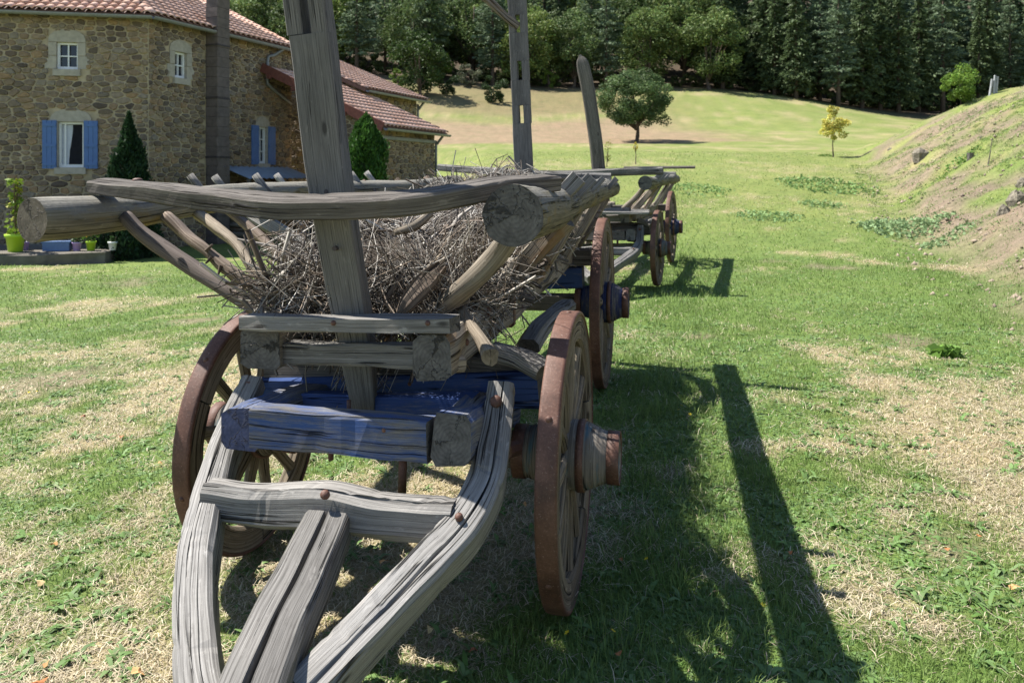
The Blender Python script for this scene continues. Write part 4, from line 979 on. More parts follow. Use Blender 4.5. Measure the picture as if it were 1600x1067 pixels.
# ------------------------------------------------------------------ leaves helper
def leaf_cards(cent, size, rs, cols, aspect=.55, up=0.0, droop=None):
    """folded leaf quads: cent (n,3), size (n,), returns verts, faces, cols"""
    n = len(cent); a = rs.normal(size=(n, 3)); a[:, 2] = a[:, 2] * .6 + up
    if droop is not None: a = a * .45 + droop
    a /= np.linalg.norm(a, axis=1)[:, None] + 1e-9
    b = np.cross(a, rs.normal(size=(n, 3))); b /= np.linalg.norm(b, axis=1)[:, None] + 1e-9
    c = np.cross(a, b); s = size[:, None]
    v = np.stack([cent - a * s * .5, cent + b * s * aspect * .5 + c * s * .08, cent + a * s * .5, cent - b * s * aspect * .5 + c * s * .08], 1).reshape(-1, 3)
    f = np.arange(n * 4).reshape(-1, 4); return v, f, np.repeat(cols, 4, 0)
def tree_mesh_broad(seed, h, cw, ch, nclump, nleaf, leaf, base, trunk_h, flat=.5, colvar=.3, tr=None, crs=1.0, limbs=8):
    """crown of leaf clumps + trunk with limbs (origin at the foot)"""
    rs = np.random.RandomState(seed); r = random.Random(seed)
    cz = h - ch / 2; cl = []
    for i in range(nclump):
        while True:
            p = rs.uniform(-1, 1, 3)
            if .25 < np.linalg.norm(p) < 1: break
        q = p / np.linalg.norm(p) * np.linalg.norm(p) ** .4
        if q[2] < -flat: q[2] = -flat + rs.uniform(0, .2)
        cl.append([q[0] * cw / 2 * rs.uniform(.75, 1.05), q[1] * cw / 2 * rs.uniform(.75, 1.05), cz + q[2] * ch / 2 * rs.uniform(.8, 1.08)])
    cl = np.array(cl); cr = rs.uniform(.16, .30, nclump) * min(cw, ch) * .62 * crs; cv = rs.uniform(1 - colvar, 1 + colvar, nclump)
    k = rs.randint(0, nclump, nleaf); d = rs.normal(size=(nleaf, 3)); d /= np.linalg.norm(d, axis=1)[:, None]
    p = cl[k] + d * (cr[k] * rs.uniform(.35, 1.08, nleaf) ** .6)[:, None] * np.array([1, 1, .75])
    col = np.array(base)[None] * cv[k][:, None] * rs.uniform(.75, 1.25, (nleaf, 1)); col[:, 0] *= rs.uniform(.85, 1.2, nleaf)
    v, f, c = leaf_cards(p, leaf * rs.uniform(.7, 1.3, nleaf), rs, col)
    crown = quads_mesh('crown', v, f, c, M['leaf'])
    mb = MB(); tr = tr or h * .022 + .03
    mb.sweep([(0, 0, -.3), (r.uniform(-.05, .05) * h, r.uniform(-.03, .03) * h, trunk_h), (r.uniform(-.06, .06) * h, 0, cz + ch * .2)], circ(tr, 8), up=(0, 1, 0), n=10, scale=[1.5, 1, .75, .5, .25], jit=tr * .1, rnd=seed, smooth=True)
    for i in range(limbs):
        e = cl[r.randrange(nclump)]; z0 = trunk_h * r.uniform(.85, 1.2)
        mb.sweep([(0, 0, z0), ((e[0]) * .45, e[1] * .45, z0 * .55 + e[2] * .45), tuple(e)], circ(tr * .5, 6), up=(.3, 1, .1), n=7, scale=[1, .6, .2], rnd=i, smooth=True)
    return crown, mb.mesh('trunk', M['trunk'])
def tree_mesh_conifer(seed, h, rad, base, droop=-.25, dens=1.0, start=.14, card=.5, pine=False):
    rs = np.random.RandomState(seed); pts = []; dirs = []; col = []
    z = start * h
    while z < h * .985:
        f = (z - start * h) / (h * (1 - start)); Rr = rad * ((1 - f) ** (.8 if not pine else .5)) * rs.uniform(.7, 1.1) + .08
        if f < .12: Rr *= .6 + f * 3
        nb = rs.randint(6, 10)
        for b in range(nb):
            if rs.uniform() < .12: continue
            a = rs.uniform(0, 6.283); ln = Rr * rs.uniform(.6, 1.15); n = max(3, int(ln * 13 * dens)); cv = rs.uniform(.7, 1.25)
            t = rs.uniform(.08, 1, n) ** .8; wdt = ln * .20 * (1 - t * .7)
            x = ln * t; y = rs.normal(size=n) * wdt; zz = z + ln * (droop * t * t * 1.3 + .12 * t) + rs.normal(size=n) * .10
            pts.append(np.stack([x * math.cos(a) - y * math.sin(a), x * math.sin(a) + y * math.cos(a), zz], 1))
            dirs.append(np.tile([math.cos(a), math.sin(a), droop * 1.2], (n, 1)) + rs.normal(size=(n, 3)) * .25)
            col.append(np.array(base)[None] * cv * rs.uniform(.75, 1.25, (n, 1)))
        z += (.34 if not pine else .5) * h / 16 * rs.uniform(.7, 1.3)
    p = np.concatenate(pts); v, f, c = leaf_cards(p, card * rs.uniform(.6, 1.3, len(p)), rs, np.concatenate(col), .38, 0, np.concatenate(dirs))
    crown = quads_mesh('crown', v, f, c, M['leaf'])
    mb = MB(); mb.sweep([(0, 0, -.5), (0, 0, h * .5), (0, 0, h * .97)], circ(h * .012 + .05, 7), up=(0, 1, 0), n=6, scale=[1.2, .7, .1], jit=.01, rnd=seed, smooth=True)
    for i in range(10 if start > .1 else 0):
        a = rs.uniform(0, 6.28); zz = h * rs.uniform(.04, start + .05); l_ = rad * rs.uniform(.2, .5)
        mb.sweep([(0, 0, zz), (math.cos(a) * l_, math.sin(a) * l_, zz - .1)], circ(.03, 4), up=(0, 0, 1), n=2, scale=[1, .3])
    return crown, mb.mesh('trunk', M['trunk'])
def plant_tree(name, kind, x, y, label, cat='tree', group=None, sc=1.0, rz=None, z=None, sxy=1.0):
    crown, trunk = kind; t = empty(name, (x, y, gz(x, y) if z is None else z)); t.scale = (sc * sxy, sc * sxy, sc); t.rotation_euler = (0, 0, random.uniform(0, 6.28) if rz is None else rz)
    tag(t, label, cat, group)
    link(bpy.data.objects.new('crown', crown), t); link(bpy.data.objects.new('trunk', trunk), t); return t
def ground_hit(px, py):
    """walk along a sight line until it meets the ground"""
    d = 2.0
    while d < 400:
        p = P(px, py, d)
        if p.z <= gz(p.x, p.y): return p
        d *= 1.01
    return p
rs = np.random.RandomState(44); n_ = 1400; p_ = heap_inside(n_, rs); c_ = np.array([[.22, .15, .10], [.30, .24, .18], [.14, .10, .075]])[rs.randint(0, 3, n_)] * rs.uniform(.7, 1.2, (n_, 1))
v_, f_, c_ = leaf_cards(p_, rs.uniform(.02, .06, n_), rs, c_, .5); sc_ = link(bpy.data.objects.new('bark_scraps', quads_mesh('bark_scraps', v_, f_, c_, M['strand'])), heap); sc_['kind'] = 'stuff'
# forest kinds
SP = [tree_mesh_conifer(200 + i, 16, 2.9, (.085, .122, .052), -.32, 1.0, .07, .55) for i in range(3)]
PN = [tree_mesh_conifer(220 + i, 15, 3.3, (.125, .175, .10), -.10, .9, .16, .55, True) for i in range(2)]
BR = [tree_mesh_broad(240 + i, 11, 8.5, 9.5, 60, 9000, .38, ((.11, .16, .048), (.14, .195, .052), (.082, .125, .042))[i], 1.4, .9, .35) for i in range(3)]
rf = random.Random(12)
ORD = ['first', 'second', 'third', 'fourth', 'fifth', 'sixth', 'seventh', 'eighth', 'ninth', 'tenth', 'eleventh', 'twelfth', 'thirteenth', 'fourteenth', 'fifteenth', 'sixteenth', 'seventeenth', 'eighteenth', 'nineteenth', 'twentieth']
def forest_row(x0, x1, step, y0, jy, kinds, wts, group, labels, smin, smax, name, order=None):
    idx = 0
    x = x0
    while x < x1:
        k = rf.choices(range(len(kinds)), wts)[0]; yy = y0(x) + rf.uniform(-jy, jy); xx = x + rf.uniform(-.35, .35) * step
        plant_tree(name[k], kinds[k][rf.randrange(len(kinds[k]))], xx, yy, order % (labels[k], ORD[min(idx, 19)]) if order and idx < 20 else labels[k], 'tree', group, rf.uniform(smin, smax)); idx += 1
        x += step * rf.uniform(.75, 1.25)
edge = lambda x: 97 - 5 * float(sst(26, 40, x)) + 9 * float(sst(36, 62, x))
LB = ['broad leafy tree at the edge of the wood above the dry slope', 'dark pine among leafy trees at the edge of the wood']
LBb = ['leafy tree deeper in the wood, rising behind the edge trees', 'pine deeper in the wood, rising behind the edge trees']
LC = ['tall dark spruce in the conifer row along the right of the meadow', 'bluish green pine in the conifer row along the right of the meadow']
LCb = ['tall spruce behind the front row of the conifer wood', 'pine behind the front row of the conifer wood']
forest_row(-34, 28, 5.2, edge, 2, [BR, PN], [3, 1.2], 'leafy edge of the wood', ['leafy tree', 'dark pine'], .75, 1.1, ['leafy_tree', 'pine_tree'], '%s, %s from the left along the wood edge above the dry slope')
forest_row(-40, 32, 5.2, lambda x: 106, 2.5, [BR, PN], [3, 1.5], 'leafy wood behind its edge', LBb, .85, 1.25, ['leafy_tree', 'pine_tree'])
forest_row(-46, 34, 5.6, lambda x: 117, 3, [BR, PN, SP], [3, 1.2, .8], 'leafy wood behind its edge', LBb + ['spruce deeper in the wood among leafy trees'], .9, 1.3, ['leafy_tree', 'pine_tree', 'spruce_tree'])
forest_row(-52, 38, 6.2, lambda x: 130, 3, [BR, PN, SP], [2, 1, 1.2], 'leafy wood behind its edge', LBb + ['spruce deeper in the wood among leafy trees'], 1.0, 1.35, ['leafy_tree', 'pine_tree', 'spruce_tree'])
forest_row(-60, 40, 7, lambda x: 145, 3, [BR, PN, SP], [2, 1, 1.2], 'leafy wood behind its edge', LBb + ['spruce deeper in the wood among leafy trees'], 1.0, 1.4, ['leafy_tree', 'pine_tree', 'spruce_tree'])
forest_row(27, 76, 3.6, lambda x: edge(x) + 0, 1.5, [SP, PN], [2.5, 1.6], 'conifer row at the meadow edge', ['tall dark spruce', 'bluish green pine'], .85, 1.15, ['spruce_tree', 'pine_tree'], '%s, %s conifer from the left in the front row by the meadow')
forest_row(28, 88, 3.8, lambda x: edge(x) + 6, 1.8, [SP, PN], [2.5, 1.2], 'conifers behind the front row', LCb, .95, 1.25, ['spruce_tree', 'pine_tree'])
forest_row(30, 94, 4.4, lambda x: edge(x) + 13, 2, [SP, PN], [3, 1], 'conifers behind the front row', LCb, 1.0, 1.3, ['spruce_tree', 'pine_tree'])
forest_row(32, 100, 5, lambda x: edge(x) + 24, 3, [SP, PN], [3, 1], 'conifers behind the front row', LCb, 1.0, 1.3, ['spruce_tree', 'pine_tree'])
forest_row(34, 112, 6, lambda x: edge(x) + 38, 3, [SP, PN], [3, 1], 'conifers behind the front row', LCb, 1.1, 1.35, ['spruce_tree', 'pine_tree'])
UG = tree_mesh_broad(290, 2.4, 4.2, 2.4, 26, 1800, .32, (.075, .105, .04), .3, .95)
xx = -36.0; ui = 0
while xx < 80:
    plant_tree('undergrowth_shrub', UG, xx, edge(xx) + rf.uniform(1.5, 4), 'low dark shrub growing under the trees along the wood edge', 'shrub', 'undergrowth along the wood edge', rf.uniform(.6, 1.2)); xx += rf.uniform(2.2, 3.6)
# shrubs on the dry slope
bk = tree_mesh_broad(301, 7.2, 6.6, 6.9, 55, 6500, .32, (.040, .070, .018), .8, .9, .35)
p = ground_hit(655, 152); plant_tree('leafy_tree', bk, p.x, p.y, 'big round leafy tree standing in front of the wood above the barn roof', sc=p.y / 1225 * 100 / 7.2)
bg = tree_mesh_broad(302, 3, 3.2, 2.8, 24, 2200, .22, (.12, .135, .085), .4, .95)
p = ground_hit(732, 136); plant_tree('grey_shrub', bg, p.x, p.y, 'pale grey green shrub on the dry slope below the wood', 'shrub', sc=p.y / 1225 * 36 / 3)
bd = tree_mesh_broad(303, 3, 3.2, 2.9, 26, 3000, .2, (.035, .062, .022), .3, .95)
p = ground_hit(773, 162); plant_tree('round_shrub', bd, p.x, p.y, 'small round dark shrub on the dry slope left of the slotted upright', 'shrub', sc=p.y / 1225 * 42 / 3)
by = tree_mesh_broad(304, 3, 2.6, 2.8, 20, 2200, .2, (.10, .16, .025), .4, .95)
p = ground_hit(622, 140); plant_tree('green_shrub', by, p.x, p.y, 'light green shrub at the foot of the big round tree', 'shrub', sc=p.y / 1225 * 32 / 3)
for i, (px, py, hp, lab) in enumerate(((700, 150, 34, 'dark bush on the dry slope right of the big round tree'), (690, 128, 44, 'tall leafy bush at the wood edge behind the grey shrub'), (748, 128, 26, 'low green bush beside the grey shrub on the slope'), (858, 140, 30, 'rounded bush at the wood edge right of the slotted upright'))):
    p = ground_hit(px, py); plant_tree('slope_bush', (bd, by)[i % 2], p.x, p.y, lab, 'shrub', sc=p.y / 1225 * hp / 3)
# apple tree in the meadow
ap = tree_mesh_broad(311, 5.0, 5.5, 4.2, 120, 26000, .15, (.098, .152, .058), 1.0, .68, .28, None, .85)
p = ground_hit(993, 223); plant_tree('apple_tree', ap, p.x, p.y, 'round crowned fruit tree standing alone in the meadow', sc=p.y / 1225 * 110 / 5.0, rz=.4)
# saplings
def sapling(name, seed, h, w, n, leaf, base, px, py, hp, label, trunk_h, cat='tree'):
    k = tree_mesh_broad(seed, h, w, h - trunk_h, 30, n, leaf, base, trunk_h, .95, .3, .03, 1.25, 5); p = ground_hit(px, py)
    return plant_tree(name, k, p.x, p.y, label, cat, sc=p.y / 1225 * hp / h)
sapling('yellow_sapling', 321, 2.6, 1.15, 3000, .11, (.52, .50, .12), 1303, 246, 80, 'yellow leaved sapling at the foot of the bare bank', .75)
sapling('thin_sapling', 322, 2.0, .6, 220, .09, (.22, .24, .05), 950, 262, 46, 'thin wispy sapling just right of the pointed pole', .3)
sapling('wrapped_sapling', 323, 1.5, .30, 120, .10, (.45, .38, .05), 993, 257, 34, 'tiny yellow topped sapling below the round fruit tree', .9)
sapling('bank_shrub', 324, 2.4, 2.3, 5000, .13, (.13, .22, .035), 1502, 166, 58, 'bright green bushy young tree on top of the right bank', .35)
# clipped evergreens by the house
def cone_shrub(seed, h, w, n, base, power, leaf):
    rs = np.random.RandomState(seed); t = rs.uniform(0, 1, n) ** .85; a = rs.uniform(0, 6.283, n)
    lob = 1 + .12 * np.sin(a * 5 + t * 9) + .14 * np.sin(a * 3 - t * 17 + 1) + .08 * np.sin(a * 9 + t * 40)
    R = w / 2 * (1 - t ** power) * lob * rs.uniform(.72, 1.06, n); x = R * np.cos(a); y = R * np.sin(a); z = t * h + rs.normal(size=n) * .03
    c = np.array(base)[None] * rs.uniform(.6, 1.35, (n, 1)); dr = np.stack([np.cos(a) * .35, np.sin(a) * .35, np.full(n, .9)], 1)
    v, f, c = leaf_cards(np.stack([x, y, z], 1), leaf * rs.uniform(.6, 1.4, n), rs, c, .4, 0, dr)
    mb = MB().sweep([(0, 0, -.2), (0, 0, h * .9)], circ(.06, 8), up=(0, 1, 0), n=3, scale=[1, .6, .1])
    mb.sweep([(0, 0, .05), (0, 0, h * .5), (0, 0, h * .93)], circ(w * .36, 12), up=(0, 1, 0), n=14, lump=.15, scale=lambda q: max(.03, 1 - q ** power))
    return quads_mesh('crown', v, f, c, M['leaf']), mb.mesh('trunk', plain('evergreen_twigs', (.02, .03, .012), .95, .4, 30))
cs = cone_shrub(331, 3.2, 1.35, 14000, (.022, .050, .020), 1.6, .10)
plant_tree('conical_evergreen', cs, -8.45, 17.3, 'dark conical evergreen against the house corner', 'shrub', z=-.35, rz=0)
cs = cone_shrub(332, 3.35, 1.0, 15000, (.045, .11, .02), 7.0, .10)
plant_tree('clipped_thuja', cs, -3.72, 20.0, 'column shaped clipped thuja in front of the lean-to annex', 'shrub', z=-.3, rz=0)

# ------------------------------------------------------------------ wood store and terrace
ws = empty('wood_store', tuple(wpt(3.9, -.35, .5))); tag(ws, 'low wood store with a corrugated blue grey roof against the house wall', 'shed')
k = 26; A = []; B = []
for i in range(k + 1):
    t_ = 2.45 + i * 2.9 / k; zz = .03 * (i % 2)
    A.append(wpt(t_, 1.75 + zz, .05)); B.append(wpt(t_, 1.42 + zz, 1.0))
mb = MB()
for i in range(k): mb.poly([A[i], B[i], B[i + 1], A[i + 1]]); mb.poly([A[i] - Z * .01, A[i + 1] - Z * .01, B[i + 1] - Z * .01, B[i] - Z * .01])
mb.build('corrugated_roof', M['corr'], ws)
for t_ in (2.5, 5.25): MB().sweep([wpt(t_, -.5, .92), wpt(t_, 1.42, .92)], rect(.09, .09), up=N2, n=3).build('store_post', M['dark'], ws)
fw = empty('firewood_stack', tuple(wpt(3.9, -.4, .5))); tag(fw, 'stack of split orange brown firewood under the corrugated roof', 'firewood')
rw = random.Random(8); logm = [MB().sweep([(0, 0, 0), (0, 0, .7)], [(r_ * math.cos(a_), r_ * math.sin(a_)) for a_, r_ in [(i * 2 * math.pi / 7, rw.uniform(.055, .08)) for i in range(7)]], up=(0, 1, 0), n=2).mesh('log', [M['tan'], plain('orange_cut_wood', (.36, .19, .09), .9, .25, 9)]) for _ in range(4)]
rot = (-N2).to_track_quat('Z', 'Y').to_matrix().to_4x4()
for j in range(13):
    for i in range(20):
        o = bpy.data.objects.new('log', logm[rw.randrange(4)]); link(o, fw); c = wpt(2.6 + i * .135 + (j % 2) * .065, -.33 + j * .125, .85 + rw.uniform(-.04, .04))
        o.matrix_local = Matrix.Translation(c - root_org(fw)) @ rot @ Matrix.Rotation(rw.uniform(0, 6), 4, 'Z')
ter = MB().sweep([Vector((-13.5, 16.2, -.22)), Vector((-8.6, 17.2, -.22))], rect(2.2, .30, .03), n=8, jit=.02).build('terrace', M['slab']); tag(ter, 'low stone terrace along the foot of the farmhouse wall', 'terrace')
def pot(px, py, d, hpx, mat, label, plant=None, cols=None, flower=None):
    h = hpx / F * d; c = P(px, py, d); c.z = -.07
    mb = MB().lathe([(0, 0), (0, .34 * h), (.02 * h, .36 * h), (.82 * h, .47 * h), (.83 * h, .53 * h), (1.0 * h, .54 * h), (1.0 * h, .48 * h), (.85 * h, .44 * h), (.85 * h, 0)], 20)
    q = Vector((0, 0, 1)).to_track_quat('X', 'Y'); mb.v = [c + q @ v for v in mb.v]
    pe = empty('flower_pot', c); tag(pe, label, 'pot'); mb.build('pot', M[mat], pe)
    if plant:
        rs = np.random.RandomState(int(px)); n, ph, pw, leaf = plant; t_ = rs.uniform(0, 1, n); a_ = rs.uniform(0, 6.28, n); r_ = pw / 2 * rs.uniform(0, 1, n) ** .6 * (.45 + .9 * vnoise(t_ * 5, np.full(n, 3.0), px)) * (1.15 - .6 * t_)
        pts = np.stack([r_ * np.cos(a_), r_ * np.sin(a_), h * .95 + t_ * ph], 1); col = np.array(cols)[None] * rs.uniform(.7, 1.3, (n, 1))
        if flower is not None: m_ = rs.uniform(0, 1, n) < .22; col[m_] = flower
        v, f, c_ = leaf_cards(pts, leaf * rs.uniform(.7, 1.3, n), rs, col, .7)
        o = link(bpy.data.objects.new('plant', quads_mesh('plant', v, f, c_, M['leaf'])), pe)
        mb = MB()
        for i in range(4): mb.sweep([c + Z * h * .8, c + Vector((rs.normal() * pw * .15, rs.normal() * pw * .15, h + ph * .9))], circ(.012, 5), up=(0, 1, 0), n=3)
        mb.build('stem', plain('stem_brown', (.16, .11, .06)), pe)
pot(24, 392, 16.2, 28, 'limepot', 'lime green pot with a tall leafy climber at the left edge', (260, 1.15, .42, .10), (.16, .24, .03), (.30, .30, .03))
pot(142, 381, 16.45, 15, 'limepot', 'small lime green pot half way along the terrace', (160, .95, .4, .09), (.05, .10, .02), (.5, .33, .02))
pot(120, 381, 16.4, 14, 'lilacpot', 'small lilac pot beside the small lime green one', (60, .15, .2, .06), (.05, .10, .03))
pot(38, 392, 16.5, 14, 'lilacpot', 'lilac pot just behind the big lime green pot', (60, .15, .2, .06), (.05, .10, .03))
pot(176, 374, 16.6, 13, 'white', 'white pot at the right end of the terrace', (60, .12, .2, .06), (.05, .10, .03))
tb = MB().obox(P(66, 383, 16.2).xy.to_3d() + Z * -.06, (.5, .09, 0), (-.03, .2, 0), (0, 0, .17)).obox(P(64, 383, 16.2).xy.to_3d() + Vector((0, -.01, .11)), (.55, .1, 0), (-.03, .22, 0), (0, 0, .03)).build('planter_trough', M['bluepot']); tag(tb, 'long dark blue planter trough on the terrace', 'planter')

# ------------------------------------------------------------------ bank details
def rock(px, py, wpx, hpx, label, seed, cat='rock'):
    p = ground_hit(px, py); w = wpx / F * p.y; h = hpx / F * p.y; r = random.Random(seed); mb = MB(); n = 9
    for k, (f_, s_) in enumerate(((-.3, .9), (.15, 1), (.55, .85), (.85, .55), (1, .2))):
        for i in range(n):
            a_ = 2 * math.pi * i / n; q_ = s_ * r.uniform(.75, 1.1); mb.v.append(p + Vector((math.cos(a_) * w / 2 * q_, math.sin(a_) * w * .4 * q_, h * (f_ + r.uniform(-.08, .08)))))
    for k in range(4):
        for i in range(n): j = (i + 1) % n; mb.face([k * n + i, k * n + j, k * n + n + j, k * n + n + i], [(0, 0)] * 4)
    mb.face([4 * n + i for i in range(n)], [(0, 0)] * n)
    o = mb.build('rock', M['rock'], None, p); tag(o, label, cat); return o
rock(1438, 249, 30, 17, 'pale boulder on the lower edge of the bare bank', 1); rock(1391, 237, 10, 6, 'small stone left of the pale boulder on the bank', 2)
rock(1590, 318, 34, 20, 'craggy rock outcrop at the right edge of the bank', 3); rock(1568, 336, 22, 16, 'lower grey rock in front of the craggy outcrop', 4); rock(1598, 292, 22, 14, 'upper grey rock behind the craggy outcrop', 6)
rock(1533, 217, 7, 4, 'tiny pale stone high on the bank', 5)
for i, (px, py, hp, ln) in enumerate(((1545, 152, 28, 5), (1552, 149, 31, 3), (1556, 147, 27, 3))):
    p = ground_hit(px, py); h = hp / F * p.y; o = MB().sweep([p - Z * .3, p + Vector((ln / F * p.y, 0, h))], circ(.05, 8), up=(0, 1, 0), n=3, jit=.004).build('fence_post', M['post'], None, p)
    tag(o, ['leaning left fence post of the three on the bank top', 'middle and tallest fence post on the bank top', 'right fence post of the three on the bank top'][i], 'post', 'fence posts on the bank')
p = ground_hit(1517, 252); o = MB().sweep([p - Z * .1, p + Z * (13 / F * p.y)], circ(.09, 9), up=(0, 1, 0), n=4, jit=.012).build('stump', [M['dark'], M['endtan']], None, p); tag(o, 'short grey tree stump on the bare bank', 'stump')
p = ground_hit(1542, 262); o = MB().sweep([p - Z * .1, p + Vector((.08, 0, .35)), p + Vector((.15, 0, .8))], circ(.02, 6), up=(0, 1, 0), n=6, scale=[1, .7, .4]).build('dead_stick', M['dark'], None, p); tag(o, 'thin dead stick standing beside the stump on the bank', 'stick')

# clods and pebbles on the bare bank: too many to count
rs = np.random.RandomState(15); nb = 1500; d = 6 + 24 * rs.uniform(0, 1, nb); x = 4.0 + .385 * (d - 5) + rs.uniform(-.6, 7, nb); z = Hh(x, d); r_ = np.exp(rs.uniform(np.log(.012), np.log(.075), nb))
o8 = np.array([[1, 0, 0], [0, 1, 0], [-1, 0, 0], [0, -1, 0], [0, 0, .8], [0, 0, -.8]], float)
V = (np.stack([x, d, z], 1)[:, None] + o8[None] * r_[:, None, None] * rs.uniform(.5, 1.3, (nb, 6, 1))).reshape(-1, 3)
f8 = np.array([[0, 1, 4], [1, 2, 4], [2, 3, 4], [3, 0, 4], [1, 0, 5], [2, 1, 5], [3, 2, 5], [0, 3, 5]]); Fq = (f8[None] + (np.arange(nb) * 6)[:, None, None]).reshape(-1, 3)
cc = np.array([.27, .215, .165])[None] * rs.uniform(.6, 1.35, (nb, 1))
o = link(bpy.data.objects.new('soil_clods', quads_mesh('soil_clods', V, Fq, np.repeat(cc, 6, 0), attr_mat('clods', .95, 0, .5)))); tag(o, 'loose soil clods and pebbles scattered over the bare bank', 'clods', None, 'stuff')

# ------------------------------------------------------------------ leafy ground cover patches, weeds
def patch(cx, cy, rx, ry, n, leaf, base, name, label, hgt=.12):
    rs = np.random.RandomState(int(cx)); c = ground_hit(cx, cy); R = math.sqrt
    th = rs.uniform(0, 6.28, n); rr = np.sqrt(rs.uniform(0, 1, n)); x = c.x + np.cos(th) * rr * rx + rs.normal(size=n) * rx * .12; y = c.y + np.sin(th) * rr * ry + rs.normal(size=n) * ry * .12
    z = Hh(x, y) + rs.uniform(.02, hgt, n) * (1 - rr * .6); col = np.array(base)[None] * rs.uniform(.7, 1.25, (n, 1))
    nrm = rs.normal(size=(n, 3)) * 1.2; nrm[:, 2] *= .15
    v, f, c_ = leaf_cards(np.stack([x, y, z], 1), leaf * rs.uniform(.6, 1.3, n), rs, col, .75, 0, nrm)
    o = link(bpy.data.objects.new(name, quads_mesh(name, v, f, c_, M['leaf']))); tag(o, label, 'weeds', None, 'stuff')
patch(1412, 362, .85, 1.3, 1100, .085, (.21, .30, .14), 'nettle_patch', 'large pale green weed patch at the foot of the bank', .26)
patch(1285, 292, 1.3, 2.4, 900, .10, (.17, .27, .09), 'weed_patch', 'long weed patch in the far lawn beyond the carts', .22)
patch(1200, 340, .8, .9, 450, .075, (.19, .29, .11), 'weed_patch', 'weed patch in the lawn right of the empty cart', .14)
patch(1090, 298, .9, 1.6, 400, .09, (.17, .27, .09), 'weed_patch', 'weed patch just behind the empty cart', .16)
patch(1285, 322, .6, .7, 260, .075, (.19, .29, .11), 'weed_patch', 'small weed patch between the two larger lawn patches', .14)
patch(1480, 376, .5, .5, 260, .07, (.21, .30, .14), 'weed_patch', 'thin strip of weeds climbing the bank beside the large patch', .16)
patch(1475, 556, .13, .10, 46, .11, (.12, .22, .04), 'broadleaf_weed', 'single broad leaved weed in the dry lawn at right', .10)
patch(1290, 245, .35, .35, 150, .07, (.12, .2, .04), 'weed_patch', 'green tuft below the yellow sapling', .14)
patch(1500, 258, .5, .5, 220, .08, (.10, .2, .04), 'weed_patch', 'green tuft near the stump on the bank', .25)

